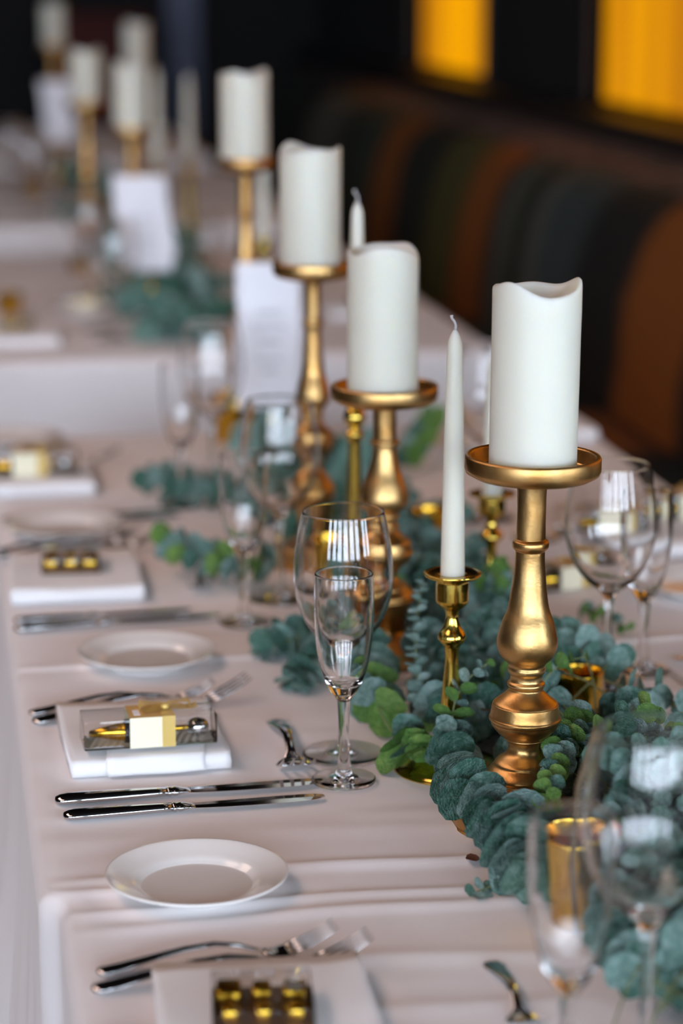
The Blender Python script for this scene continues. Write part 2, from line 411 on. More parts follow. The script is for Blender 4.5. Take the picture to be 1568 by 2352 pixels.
cloth('tablecloth', -.49, .525, 4.62, 6.33, TZ, 40, 80, 'FBLR', 'white tablecloth with bright hanging front panel beyond the first gap', seed=3)
cloth('tablecloth', -.49, .53, 7.08, 8.9, TZ, 30, 50, 'FBLR', 'blurred tablecloth with pale blue front panel beyond the second gap', seed=4)
cloth('tablecloth', -.49, .53, 9.6, 11.4, TZ, 30, 50, 'FBLR', 'farthest tablecloth hardly seen in the dark end of the room', seed=5)

# ------------------------------------------------------------------ candle holders (turned, gold)
def holder(x, y, H, key, s, label, tray_r=.058, tilt=(0, 0), mt=None, prof=None, wood=True):
    """prof: (radius m, fraction of H) from base to neck"""
    mt = mt or M_GOLD
    t = empty('candle_holder', (x, y, TZ+.0015), 0, label, 'candle holder', 'turned gold pillar candle holders')
    t.rotation_euler = (tilt[0], tilt[1], 0)
    base = [(r, f*H) for r, f in prof['base']]; st = [(r, f*H) for r, f in prof['stem']]
    lathe('base', smooth_profile([(0, 0), (0, 0)]+base, 4), mt, t, 64, .0004)
    lathe('baluster_stem', smooth_profile([base[-1], base[-1]]+st, 4), mt, t, 64, .0004)
    r0 = st[-1][0]; L = .0135
    tray = [(r0, st[-1][1]), (r0*1.05, H-.012), (tray_r*.86, H-.006), (tray_r*.98, H-.002), (tray_r, H+.002), (tray_r, H+L-.002), (tray_r-.001, H+L), (tray_r-.004, H+L), (tray_r-.005, H+L-.002), (tray_r-.006, H+.001), (tray_r-.008, H-.001), (0, H-.001)]
    lathe('tray', tray, mt, t, 64, .0004)
    return t
P1 = dict(base=[(.058, .0), (.0605, .003), (.061, .013), (.061, .028), (.0595, .034), (.055, .037), (.0545, .045), (.046, .054), (.034, .066), (.0235, .088), (.0195, .11)],
          stem=[(.0205, .15), (.0245, .19), (.029, .228), (.0300, .245), (.0315, .250), (.0325, .258), (.0310, .266), (.0305, .270), (.0330, .277), (.0332, .29), (.0290, .307), (.0232, .322), (.0215, .328), (.0230, .334), (.0200, .343), (.0148, .355), (.0138, .37), (.0150, .385), (.0215, .40), (.0270, .425), (.0298, .446), (.0302, .453), (.0316, .460), (.0316, .467), (.0302, .474), (.0300, .48), (.0290, .502), (.0285, .506), (.0270, .513), (.0205, .53), (.0156, .548), (.0150, .556), (.0165, .564), (.0163, .572), (.0145, .579), (.0143, .594), (.0162, .604), (.0166, .612), (.0160, .619), (.0175, .63), (.0225, .648), (.0258, .672), (.0266, .695), (.0255, .72), (.0225, .757), (.0180, .80), (.0148, .84), (.0131, .87), (.0128, .885), (.0130, .889), (.0154, .893), (.0160, .899), (.0152, .906), (.0130, .910), (.0128, .917), (.0126, .94), (.0130, .965), (.0150, .978), (.0156, .984)])
def squeeze(pr, f0, f1, a0, a1):
    """remap stem fractions piecewise"""
    def g(f):
        if f <= f0: return f*a0/f0
        if f <= f1: return a0+(f-f0)*(a1-a0)/(f1-f0)
        return a1+(f-f1)*(1-a1)/(1-f1)
    return dict(base=[(r, g(f)) for r, f in pr['base']], stem=[(r, g(f)) for r, f in pr['stem']])
def restack(pr, pts):
    """pts: list of (old fraction, new fraction)"""
    pts = [(0, 0)]+pts+[(1, 1)]
    def g(f):
        for (a, b), (c, d) in zip(pts, pts[1:]):
            if f <= c: return b+(f-a)*(d-b)/(c-a)
        return f
    return dict(base=[(r, g(f)) for r, f in pr['base']], stem=[(r, g(f)) for r, f in pr['stem']])
def thin(pr, k, kb): return dict(base=[(r*kb, f) for r, f in pr['base']], stem=[(r*k, f) for r, f in pr['stem']])
# fix the fractions measured on the nearest holder: ring .795, bulb .525, bulge .315
P1 = restack(P1, [(.110, .050), (.228, .105), (.258, .118), (.29, .142), (.328, .165), (.37, .212), (.40, .24), (.460, .303), (.502, .343), (.556, .392), (.594, .427), (.619, .455), (.695, .525), (.80, .62), (.885, .772), (.899, .797), (.917, .82), (.94, .9), (.965, .955)])
P1 = dict(base=[(.058, 0), (.0605, .004), (.061, .012), (.061, .030), (.0585, .036), (.045, .040), (.030, .046), (.0215, .056), (.0205, .066)],
          stem=[(.0225, .080), (.0265, .100), (.0292, .116), (.0300, .119), (.0322, .122), (.0332, .128), (.0325, .134), (.0332, .140), (.0325, .148), (.0300, .160), (.0264, .172), (.0260, .178), (.0235, .186), (.0175, .200), (.0148, .212), (.0142, .225), (.0155, .238), (.0180, .246), (.0182, .250), (.0230, .262), (.0285, .282), (.0300, .292), (.0303, .295), (.0314, .300), (.0317, .307), (.0308, .312)]+[q for q in P1['stem'] if q[1] > .317])
P2 = restack(P1, [(.128, .235), (.22, .32), (.303, .41), (.343, .45), (.392, .50), (.455, .56), (.525, .62), (.62, .72), (.797, .83)])
P3 = thin(restack(P1, [(.128, .25), (.22, .34), (.303, .43), (.455, .54), (.525, .58), (.62, .66), (.797, .83)]), .82, .82)
H1 = holder(-.0575, 1.975, .319, 0, 1, 'nearest gold candle holder with pear-shaped bulb, carrying the closest pillar candle', .0585, (0, math.radians(.75)), prof=P1)
H2 = holder(-.083, 2.51, .290, 0, 1, 'gold candle holder behind the large wine glass, carrying the second pillar candle', .0575, prof=P2)
H3 = holder(-.094, 2.94, .371, 0, 1, 'tall slim gold candle holder in front of the nearer menu card', .050, prof=P3)
H4 = holder(-.070, 3.78, .434, 0, 1, 'tall slim gold candle holder under the fourth pillar candle before the dark wall', .046, prof=P3)
FAR = [(-.118, 5.4, .378, P3, 'gold candle holder behind the farther menu card on the second table row'),
       (-.179, 6.0, .402, P3, 'blurred gold candle holder on the far left of the second table row'),
       (.070, 7.5, .42, P3, 'dim gold candle holder on the third table row behind the paired candles'),
       (-.13, 8.5, .455, P3, 'dim gold candle holder under the topmost left pillar candle')]
for x, y, H, pr, lb in FAR: holder(x, y, H, 0, 1, lb, .047, prof=pr)

def pillar(x, y, z, label, seed, h=.152, r=.0378, tilt=(0, 0), rot=0):
    seg = 72; V, F = [], []
    def rim(a): return h+.0042*math.sin(a*2+seed)+.0028*math.sin(a*3+seed*2.1)+.0012*math.sin(5*a+seed)
    rows = [('b', 0, 0), ('b', r-.003, 0), ('b', r-.0008, .0012), ('b', r, .004)]+[('b', r, q*h/8) for q in range(1, 8)]
    V.append((0, 0, 0)); rings = [[0]]
    for _, rr, z_ in rows[1:]:
        rings.append([len(V)+k for k in range(seg)])
        for k in range(seg):
            a = 2*PI*k/seg; q = rr+noise.noise((math.cos(a)*1.5, math.sin(a)*1.5, z_*20+seed))*.0004; V.append((q*math.cos(a), q*math.sin(a), z_))
    for rr, dz in ((r, -.004), (r-.0004, -.0015), (r-.0016, -.0002), (r-.0034, -.0006), (r-.005, -.003), (r-.009, -.0075), (r*.5, -.0115), (r*.2, -.0125)):
        rings.append([len(V)+k for k in range(seg)])
        for k in range(seg):
            a = 2*PI*k/seg; f = rr/r; zz = h-.0+(rim(a)-h)*f**1.5+dz; V.append((rr*math.cos(a), rr*math.sin(a), zz))
    rings.append([len(V)]); V.append((0, 0, h-.0125))
    for a, b in zip(rings, rings[1:]):
        for k in range(seg):
            k2 = (k+1) % seg
            if len(a) == 1: F.append((a[0], b[k2], b[k]))
            elif len(b) == 1: F.append((a[k], a[k2], b[0]))
            else: F.append((a[k], a[k2], b[k2], b[k]))
    o = mesh_obj('pillar_candle', V, F, M_WAX); o.location = (x, y, z); o.rotation_euler = (tilt[0], tilt[1], rot)
    return tag(o, label, 'candle', 'ivory pillar candles')
pz = lambda H: TZ+.0015+H-.001+.0003
pillar(-.0535, 1.975, pz(.319), 'nearest ivory pillar candle with wavy melted rim, tallest at upper right', 1.1, tilt=(0, math.radians(.5)), rot=0, h=.160)
pillar(-.0855, 2.51, pz(.290), 'second ivory pillar candle with dipped rim, beside the long taper', 2.6, rot=1.9, h=.160)
pillar(-.097, 2.94, pz(.371), 'third ivory pillar candle above the nearer menu card', 4.2, rot=.3)
pillar(-.071, 3.78, pz(.434), 'fourth ivory pillar candle standing alone against the dark wall', 0.3, h=.143)
for (x, y, H, pr, lb), l2, hh in zip(FAR, ['blurred pillar candle lowest of the paired candles above the farther menu card', 'blurred pillar candle left of the paired candles, over the brown holder', 'blurred pillar candle rising behind the paired candles at the top', 'dim pillar candle cut by the top edge of the photograph'], [.152, .134, .145, .152]):
    pillar(x, y, pz(H), l2, x*30+y, h=hh)

# ------------------------------------------------------------------ brass candlesticks and tapers
def candlestick(x, y, H, label, kind=0, base_r=.045):
    t = empty('brass_candlestick', (x, y, TZ+.0015), 0, label, 'candlestick', 'brass taper candlesticks')
    if kind == 0:
        base = [(base_r, 0), (base_r+.001, .003), (base_r-.002, .006), (base_r*.75, .010), (base_r*.4, .016), (.010, .026), (.0095, .034)]
        stem = [(.0095, .045), (.0100, .058), (.0092, .075), (.0066, .10), (.0062, .112), (.0075, .120), (.0100, .123), (.0128, .127), (.0132, .130), (.0118, .134), (.0085, .139), (.0062, .147), (.0060, .152), (.0075, .156)]
        cup = [(.0075, .156), (.0115, .159), (.0150, .163), (.0154, .166), (.0154, .182), (.0158, .185), (.0255, .188), (.0265, .190), (.0260, .1915), (.0150, .1895), (.0118, .189), (.0112, .176), (0, .176)]
        k = H/.19; base, stem, cup = [[(r, z*k) for r, z in L] for L in (base, stem, cup)]
    else:
        base = [(base_r, 0), (base_r+.001, .003), (base_r-.002, .006), (base_r*.7, .012), (.018, .02), (.0125, .03)]
        stem = [(.0118, .05), (.0112, .08), (.0100, .12), (.0085, .17), (.0078, .205), (.0085, .208), (.0105, .212), (.0105, .216), (.0075, .219), (.007, .222), (.0105, .226), (.0128, .232), (.0128, .237), (.0105, .243), (.0075, .247)]
        cup = [(.0075, .247), (.0125, .251), (.0132, .268), (.0200, .272), (.0205, .274), (.0130, .2725), (.0115, .272), (.0112, .26), (0, .26)]
        k = H/.2735; base, stem, cup = [[(r, z*k) for r, z in L] for L in (base, stem, cup)]
    lathe('base', smooth_profile([(0, 0), (0, 0)]+base, 3), M_BRASS, t, 48)
    lathe('stem', smooth_profile([base[-1], base[-1]]+stem, 3), M_BRASS, t, 48)
    lathe('drip_cup', smooth_profile([stem[-1], stem[-1]]+cup, 2), M_BRASS, t, 48)
    return t, cup[-1][1]
def taper(x, y, z, label, h=.24, r=.0111, tilt=(0, 0)):
    t = empty('taper_candle', (x, y, z), 0, label, 'candle', 'ivory taper candles'); t.rotation_euler = (tilt[0], tilt[1], 0)
    prof = [(0, 0), (0, 0), (r*.96, 0), (r, .003), (r, .02), (r*.93, h*.3), (r*.82, h*.6), (r*.68, h*.85), (r*.62, h*.93), (r*.52, h*.96), (r*.3, h*.985), (r*.12, h*.998), (0, h)]
    lathe('wax_body', smooth_profile(prof, 3), M_WAX, t, 32)
    tube('wick', [(0, 0, h-.002), (.0006, 0, h+.004), (-.0008, 0, h+.0075), (-.003, 0, h+.010), (-.0034, 0, h+.013)], [.0014, .0012, .0012, .0012, .0017], M_WAX, t, 8)
    return t
c, zc = candlestick(-.089, 2.13, .190, 'polished brass candlestick with flat drip cup, left of the nearest gold holder', 0, .050)
taper(-.089, 2.13, TZ+.0015+zc, 'tall ivory taper candle standing between the two nearest pillar candles', .243, .0112)
c, zc = candlestick(-.083, 2.70, .272, 'pale brass candlestick with round ball under its cup, seen through the wine glass', 1)
taper(-.080, 2.70, TZ+.0015+zc, 'ivory taper candle whose tip shows left above the second pillar candle', .222, .0105)
c, zc = candlestick(.062, 2.62, .155, 'brass candlestick half hidden right behind the neck of the nearest gold holder', 0, .04)
taper(.062, 2.62, TZ+.0015+zc, 'ivory taper candle half hidden behind the nearest gold holder', .17, .0118)
c, zc = candlestick(.002, 6.1, .265, 'blurred brass candlestick behind the farther menu card', 1)
taper(.002, 6.1, TZ+.0015+zc, 'blurred taper candle right beside the paired far pillar candles', .235, .0135)
c, zc = candlestick(.092, 6.2, .265, 'blurred brass candlestick right behind the farther menu card', 1)
taper(.092, 6.2, TZ+.0015+zc, 'thin grey-looking taper candle between the far pair and the fourth pillar candle', .215, .013)
c, zc = candlestick(.084, 4.72, .215, 'blurred brass candlestick right behind the fourth gold holder', 0, .035)
taper(.084, 4.72, TZ+.0015+zc, 'short blurred taper candle leaning close right of the fourth gold holder', .17, .0135)

# ------------------------------------------------------------------ glassware
def glass(kind, x, y, label, rz=0, z=TZ+.0032, k=1.0, tilt=(0, 0)):
    nm = 'wine_glass' if kind == 'wine' else 'champagne_flute'
    t = empty(nm, (x, y, z), rz, label, 'glass', 'large wine glasses' if kind == 'wine' else 'champagne flutes')
    t.rotation_euler = (tilt[0], tilt[1], rz)
    if kind == 'wine':
        outer = [(.0062, .098), (.0115, .106), (.0235, .116), (.036, .132), (.0445, .154), (.0475, .175), (.0460, .200), (.0425, .222), (.0388, .240)]
        inner = [(.0377, .240), (.0414, .222), (.0448, .200), (.0463, .175), (.0433, .155), (.0348, .134), (.0225, .1195), (.0110, .1125), (0, .1108)]
        stem = [(.0085, .0065), (.0058, .012), (.0046, .022), (.0040, .045), (.0040, .07), (.0046, .086), (.0062, .098)]
        foot = [(0, .0005), (0, .0005), (.0360, .0), (.0378, .0007), (.0384, .0017), (.0376, .0026), (.030, .0034), (.018, .0046), (.0085, .0065)]
    else:
        outer = [(.0062, .078), (.0085, .0815), (.0130, .088), (.0185, .100), (.0232, .116), (.0262, .135), (.0274, .155), (.0276, .175), (.0272, .190), (.0270, .1985)]
        inner = [(.0252, .1985), (.0255, .190), (.0260, .175), (.0258, .155), (.0246, .136), (.0214, .117), (.0163, .1025), (.0100, .0945), (0, .0925)]
        stem = [(.0090, .0070), (.0072, .011), (.0062, .018), (.0052, .03), (.0048, .045), (.0052, .060), (.0062, .078)]
        foot = [(0, .0008), (0, .0008), (.0275, .0), (.0290, .0009), (.0296, .0021), (.0288, .0032), (.022, .0042), (.014, .0054), (.0090, .0070)]
    rim = []
    (ro, zo), (ri, zi) = outer[-1], inner[0]
    for q in range(1, 6):
        a = PI*q/6; rim.append(((ro+ri)/2+(ro-ri)/2*math.cos(a), zo+(ro-ri)/2*math.sin(a)*1.0))
    key = kind
    if key not in GL:
        b = lathe('bowl', smooth_profile(outer, 5)+rim+smooth_profile(inner, 5), M_GLASS, t, 72)
        s = lathe('stem', smooth_profile(stem, 4), M_GLASS, t, 36)
        f = lathe('foot', smooth_profile(foot, 4), M_GLASS, t, 72)
        GL[key] = [b.data, s.data, f.data]
    else:
        for n_, d_ in zip(('bowl', 'stem', 'foot'), GL[key]):
            o = bpy.data.objects.new(n_, d_); COL.objects.link(o); o.parent = t
    t.scale = (k, k, k)
    return t
GL = {}
glass('wine', -.183, 2.183, 'largest sharp wine glass, standing directly behind the sharp champagne flute')
glass('flute', -.195, 2.108, 'sharp champagne flute in front of the wine glass, left of the garland')
glass('wine', -.160, 2.775, 'blurred wine glass on the left side, in front of the nearer menu card')
glass('flute', -.216, 2.672, 'blurred champagne flute beside the dessert fork of the second setting back')
glass('wine', -.168, 3.41, 'blurred wine glass left of the nearer menu card, before the bright cloth panel')
glass('flute', -.225, 3.30, 'blurred flute left of the garland sprig and the wine glass before the bright panel')
glass('wine', 0.1256, 2.3522, 'right wine glass standing behind the gold votive cup')
glass('flute', 0.1798, 2.4046, 'champagne flute behind the right wine glass, near the far-side fork')
glass('wine', .178, 3.15, 'blurred wine glass seen between the tall taper and the nearest pillar candle')
glass('flute', .215, 3.02, 'blurred flute mostly hidden behind the nearest gold tray')
glass('flute', -0.1574, 1.4386, 'blurred champagne flute at the bottom edge in front of the tall gold cup', k=1.02)
glass('wine', -0.0878, 1.4933, 'large blurred wine glass at the lower right corner over the garland', k=1.0)
for kd, X, Y, lb in [('wine', -.20, 4.86, 'blurred wine glass left of the farther menu card, nearest of that pair'), ('flute', -.225, 4.98, 'blurred flute left of the farther menu card'),
                     ('wine', -.21, 5.5, 'blurred wine glass left behind the farther menu card by the brown holder'), ('flute', .04, 5.35, 'blurred flute right of the farther menu card'),
                     ('wine', -.26, 7.45, 'dim wine glass on the third table row at the upper left'), ('wine', -.30, 8.0, 'dim wine glass at the far upper left edge of the third row'), ('flute', -.21, 7.5, 'dim flute between the far left card and brown holder')]:
    glass(kd, X, Y, lb)

# ------------------------------------------------------------------ gold votive cups
def votive(x, y, label, r=.030, h=.058, z=TZ+.002, flare=1.12, cnd=False, glint=False):
    t = empty('votive_cup', (x, y, z), 0, label, 'candle cup', 'gold votive cups')
    pr = [(0, 0), (0, 0), (r*.85, 0), (r*.93, .002), (r*.95, .006), (r, h*.5), (r*flare, h-.001), (r*flare-.0008, h), (r*flare-.002, h-.0006), (r-.002, h*.5), (r*.92, .006), (r*.8, .004), (0, .004)]
    lathe('cup', smooth_profile(pr, 2), M_VOTIVE, t, 48, .0006)
    if cnd:
        lathe('tealight_wax', [(0, .0045), (r*.8, .0045), (r*.84, h*.72), (r*.5, h*.70), (0, h*.69)], M_WAX, t, 32)
    return t
votive(0.0694, 2.2598, 'gold votive cup right of the nearest gold holder, rim in focus', .0245, .050, flare=1.05)
votive(-0.0747, 1.7304, 'tall crinkled gold cup seen through the blurred flute at the lower right', .029, .082, flare=1.18)
votive(-.09, 2.86, 'gold votive cup with candle seen through the sharp wine glass', .026, .05, cnd=True)
votive(-0.0925, 3.7602, 'blurred gold votive cup behind the left wine glass, under the nearer card', .034, .06)
votive(-.07, 5.12, 'blurred gold votive shining as a round spot in the far garland', .027, .045, cnd=True)
votive(.064, 2.98, 'gold votive cup shining left of the tall taper candle', .022, .055, cnd=True)
votive(-.40, 5.25, 'blurred votive cup at the left edge of the second table row', .026, .045, cnd=True)
votive(-0.2346, 7.9135, 'amber-glowing votive cup far left near the brown holder', .03, .05)

# ------------------------------------------------------------------ crockery and cutlery
PL = smooth_profile([(0, .002), (0, .002), (.040, .002), (.042, 0), (.045, 0), (.047, .002), (.060, .008), (.0735, .0142), (.0745, .0155), (.0738, .0166), (.060, .0118), (.052, .0088), (.047, .0055), (.043, .0045), (.02, .004), (0, .004)], 4)
PLM = None
def plate(x, y, label, k=1.0, z=TZ+.002):
    global PLM
    if PLM is None:
        o = lathe('bread_plate', PL, M_PORC, None, 96); PLM = o.data
    else:
        o = bpy.data.objects.new('bread_plate', PLM); COL.objects.link(o)
    o.location = (x, y, z); o.scale = (k, k, k)
    return tag(o, label, 'plate', 'small white bread plates')
plate(-0.3586, 1.8635, 'nearest white bread plate on the creased front of the cloth')
plate(-0.3412, 2.5270, 'white bread plate crossing the hem line above the clear pen box')
plate(-0.3971, 3.1522, 'blurred white bread plate above the napkin with the square gold box', 1.06)
plate(-.44, 3.78, 'blurred bread plate at the left edge before the first bright cloth panel')
plate(-.43, 5.05, 'blurred plate at the left edge of the second table row')
plate(.345, 2.72, 'white plate at the right edge behind the right wine glasses')
plate(.30, 3.62, 'pale blurred plate at the right table edge behind the nearest tray')
plate(-.24, 5.22, 'pale blurred plate beside the far garland with yellowish votive light')

FK, KN = {}, {}
def fork(x, y, rz, label, L=.205, z=TZ+.002, tilt=0, grp='long table forks'):
    t = empty('fork', (x, y, z), rz, label, 'fork', grp); t.scale = (L/.205,)*3; t.rotation_euler = (tilt, 0, rz)
    if grp == 'dessert forks': t.scale.y *= 1.4; t.scale.x *= .9
    if 'h' not in FK:
        hs = []
        for s_, w_, t_, z_ in [(0, .002, .001, .0030), (.0015, .006, .0018, .0030), (.006, .0085, .0022, .0034), (.02, .0088, .0023, .005), (.045, .0066, .0021, .0098), (.075, .0046, .0020, .0150), (.10, .0035, .0020, .0165), (.12, .0031, .0021, .0135), (.133, .0036, .002, .0085), (.142, .006, .0016, .0055)]:
            hs.append((s_, 0, z_, w_, t_))
        h = loft('handle', hs, M_CHROME, t, 16)
        hd = [(.141, 0, .0056, .0058, .0016), (.147, 0, .0040, .0098, .0012), (.154, 0, .0032, .0122, .0010), (.161, 0, .0042, .0125, .0009), (.165, 0, .0055, .0124, .0009)]
        hh = loft('head', hd, M_CHROME, t, 16)
        ts = []
        for q in range(4):
            yy = -.0108+q*.0072
            ts.append(loft('tine', [(.1645, yy, .0053, .0017, .0010), (.175, yy, .0085, .0016, .0010), (.188, yy, .0140, .0014, .0009), (.199, yy*.98, .0200, .0010, .0008), (.205, yy*.97, .0240, .0003, .0004)], M_CHROME, t, 8))
        FK['h'] = [h.data, hh.data]+[o.data for o in ts]
    else:
        for n_, d_ in zip(('handle', 'head', 'tine', 'tine', 'tine', 'tine'), FK['h']):
            o = bpy.data.objects.new(n_, d_); COL.objects.link(o); o.parent = t
    return t
def knife(x, y, rz, label, L=.243, z=TZ+.002):
    t = empty('table_knife', (x, y, z), rz, label, 'knife', 'steel table knives'); t.scale = (L/.243,)*3
    if 'h' not in KN:
        h = loft('handle', [(0, 0, .004, .002, .001), (.001, 0, .0042, .0055, .0026), (.005, 0, .0045, .0086, .0036), (.012, 0, .0048, .0098, .0041), (.03, 0, .0048, .0096, .0042), (.06, 0, .0046, .0084, .0040), (.09, 0, .0044, .0066, .0037), (.100, 0, .0043, .0060, .0036)], M_CHROME, t, 20, 2.4)
        b = loft('bolster', [(.0995, 0, .0043, .0058, .0034), (.101, 0, .0043, .0072, .0042), (.103, 0, .0043, .0072, .0042), (.1045, 0, .0043, .0058, .0035), (.106, 0, .0043, .0070, .0041), (.108, 0, .0043, .0074, .0040), (.112, .0006, .0042, .0066, .0028), (.117, .0010, .0040, .0058, .0016), (.121, .0006, .0038, .0062, .0010)], M_CHROME, t, 20)
        # blade outline
        top = [(.120, .0066), (.14, .0068), (.17, .0070), (.20, .0072), (.225, .0066), (.236, .0048), (.242, .0015), (.243, -.002)]
        bot = [(.120, -.0052), (.13, -.0066), (.15, -.0086), (.18, -.0100), (.21, -.0103), (.228, -.0092), (.238, -.0062), (.243, -.002)]
        V, F = [], []
        for (xa, ya), (xb, yb) in zip(top, bot):
            for f_, th in ((1, .0009), (.5, .0009), (0, .0002)):
                y_ = yb+(ya-yb)*f_; x_ = xb+(xa-xb)*f_
                V.append((x_, y_, .0036+th)); V.append((x_, y_, .0036-th))
        n = len(top)
        for i in range(n-1):
            a, b_ = i*6, (i+1)*6
            F += [(a, b_, b_+2, a+2), (a+2, b_+2, b_+4, a+4), (a+1, a+3, b_+3, b_+1), (a+3, a+5, b_+5, b_+3), (a, a+1, b_+1, b_), (a+4, b_+4, b_+5, a+5)]
        F += [(0, 2, 3, 1), (2, 4, 5, 3)]
        bl = mesh_obj('blade', V, F, M_CHROME, t, smooth=False)
        KN['h'] = [h.data, b.data, bl.data]
    else:
        for n_, d_ in zip(('handle', 'bolster', 'blade'), KN['h']):
            o = bpy.data.objects.new(n_, d_); COL.objects.link(o); o.parent = t
    return t
def heading(a, b): return math.atan2(b[1]-a[1], b[0]-a[0])
def put(fn, a, b, label, **kw):
    return fn(a[0], a[1], heading(a, b), label, L=math.hypot(b[0]-a[0], b[1]-a[1]), **kw)
put(knife, (-0.4632, 2.0894), (-0.2150, 2.1046), 'upper table knife of the sharp pair, blade passing under the napkin front')
put(knife, (-0.4581, 2.0470), (-0.2204, 2.0630), 'lower table knife of the sharp pair, nearest the creases')
put(knife, (-0.4779, 2.7155), (-0.2707, 2.7353), 'upper blurred knife just below the napkin with the square gold box')
put(knife, (-0.4792, 2.6780), (-0.2410, 2.7029), 'lower blurred knife below the napkin with the square gold box')
put(knife, (-.475, 3.235), (-.235, 3.262), 'dark blurred knife at the left, behind the third bread plate')
put(knife, (-.475, 3.205), (-.235, 3.232), 'second dark blurred knife close in front of the other, at the left edge')
put(fork, (-0.4757, 2.3613), (-0.2846, 2.3819), 'upper fork of the sharp-table pair, left end beside the clear pen box')
put(fork, (-0.4731, 2.3304), (-0.2489, 2.3775), 'lower fork of the pair, running under the napkin with the clear pen box')
put(fork, (-0.4515, 1.7040), (-0.2664, 1.7231), 'nearest upper fork, between the front bread plate and front napkin')
put(fork, (-0.4575, 1.6730), (-0.2446, 1.6924), 'nearest lower fork, tines rising past the front napkin corner')
put(fork, (-.49, 3.03), (-.278, 3.055), 'blurred fork under the third bread plate, tip beside the garland sprig')
put(fork, (-.50, 3.055), (-.30, 3.085), 'second blurred fork partly hidden behind the napkin with square gold box')
put(fork, (-.49, 3.585), (-.285, 3.62), 'far blurred fork beside the napkin at the left edge')
put(fork, (-0.2313, 2.2957), (-0.2367, 2.0910), 'sharp dessert fork pointing at the viewer, left of the wine glass foot', grp='dessert forks')
put(fork, (-0.1536, 1.6747), (-0.1568, 1.5188), 'blurred dessert fork at the bottom edge, left of the blurred flute', grp='dessert forks')
put(fork, (-0.2357, 2.9511), (-0.2568, 2.7773), 'small dark blurred dessert fork under the left garland sprig', grp='dessert forks')
put(fork, (.36, 2.24), (.185, 2.33), 'fork on the right side with coppery tines behind the garland', grp='long table forks')
put(knife, (.46, 2.415), (.225, 2.44), 'dark knife entering from the right edge above the coppery fork')
put(fork, (.48, 2.78), (.30, 2.80), 'fork beside the white plate at the right edge', grp='long table forks')

# ------------------------------------------------------------------ folded napkins
def napkin(cx, cy, wx, wy, rz, label, th=.015, flap=True, sd=0):
    """stack of folded layers, fold bulging at the front (-y)"""
    V, F = [], []; nx = 26
    # closed cross-section in (y, z): spiral fold of 4 layers
    t4 = th/4; prof = []
    def arc(y0, z0, r, a0, a1, n=6): return [(y0+r*math.cos(a0+(a1-a0)*k/n), z0+r*math.sin(a0+(a1-a0)*k/n)) for k in range(n+1)]
    h = wy/2
    prof += [(h, 0.0005)]+[(h-wy*k/8, .0004) for k in range(1, 8)]+arc(-h+th*.5, th*.5, th*.5, -PI/2, -PI*1.5, 10)
    prof += [(-h+th*.5+(wy-th*.5)*k/10, th) for k in range(1, 10)]+[(h-.001, th-.0005)]
    for k in range(3, 0, -1):      # layered back edge
        zz = th*k/4
        prof += [(h-.001*k, zz+.0012), (h-.007, zz), (h+.0005*k, zz-.0012)]
    n = len(prof)
    for i in range(nx+1):
        x = -wx/2+wx*i/nx
        for (y, z) in prof:
            e = .0018*noise.noise((x*18+sd, y*14, z*60+sd)); e2 = .0010*noise.noise((x*30, y*40+sd, 2))
            up = 1 if z > .002 else 0
            V.append((x+.0018*noise.noise((y*20, z*120, sd+i//25)), y+e, max(z+up*(e+e2)+up*.0015, .0003)))
    for i in range(nx):
        for k in range(n):
            k2 = (k+1) % n; F.append((i*n+k, i*n+k2, (i+1)*n+k2, (i+1)*n+k))
    F.append(tuple(range(n))[::-1]); F.append(tuple(nx*n+k for k in range(n)))
    t = empty('folded_napkin', (cx, cy, TZ+.002), rz, label, 'napkin', 'folded white napkins')
    mesh_obj('folded_body', V, F, M_NAPKIN, t)
    if flap:
        # loose top fold lying over the front edge
        V, F = [], []; m = 18; q = 14; fw = wx*.62
        for j in range(q+1):
            s = j/q
            if s < .55: y = -h+.062*(1-s/.55)+.002; z = th+.0035+.0010*math.sin(s*9)
            else:
                a = (s-.55)/.45; y = -h+.002-.005*math.sin(a*PI*.5); z = th+.0035-(th+.001)*a
            for i in range(m+1):
                x = -fw/2+.006+fw*i/m; V.append((x+.003*math.sin(s*5+sd), y+.0015*noise.noise((x*25, s*3, sd)), max(z+.0010*noise.noise((x*30, s*4, sd)), .001)))
        for j in range(q):
            for i in range(m): a = j*(m+1)+i; F.append((a, a+1, a+m+2, a+m+1))
        o = mesh_obj('top_fold', V, F, M_NAPKIN, t)
        md = o.modifiers.new('thick', 'SOLIDIFY'); md.thickness = .0016; md.offset = 1
    return t
napkin(-.372, 2.250, .150, .190, .03, 'white napkin with the clear pen box, between forks and sharp knives', .016, True, 1)
napkin(-.398, 2.893, .158, .205, -.02, 'white napkin with the small square gold box on it', .017, False, 2)
napkin(-.338, 1.575, .155, .205, -.03, 'nearest white napkin cut off by the bottom edge', .016, False, 3)
napkin(-.420, 3.485, .165, .19, -.02, 'blurred white napkin with a cream-banded box at the left edge', .018, False, 4)
napkin(-.41, 4.88, .19, .20, -.02, 'blurred white napkin on the second table row at the left edge', .018, False, 5)
napkin(.36, 2.98, .16, .19, .03, 'white napkin under the cream box at the right edge', .018, False, 6)
napkin(.40, 3.75, .15, .18, .03, 'blurred white napkin at the right table edge behind the nearest pillar candle', .018, False, 7)
napkin(.36, 5.15, .17, .19, .03, 'pale napkin on the right of the second table row, behind the second pillar candle', .018, False, 8)

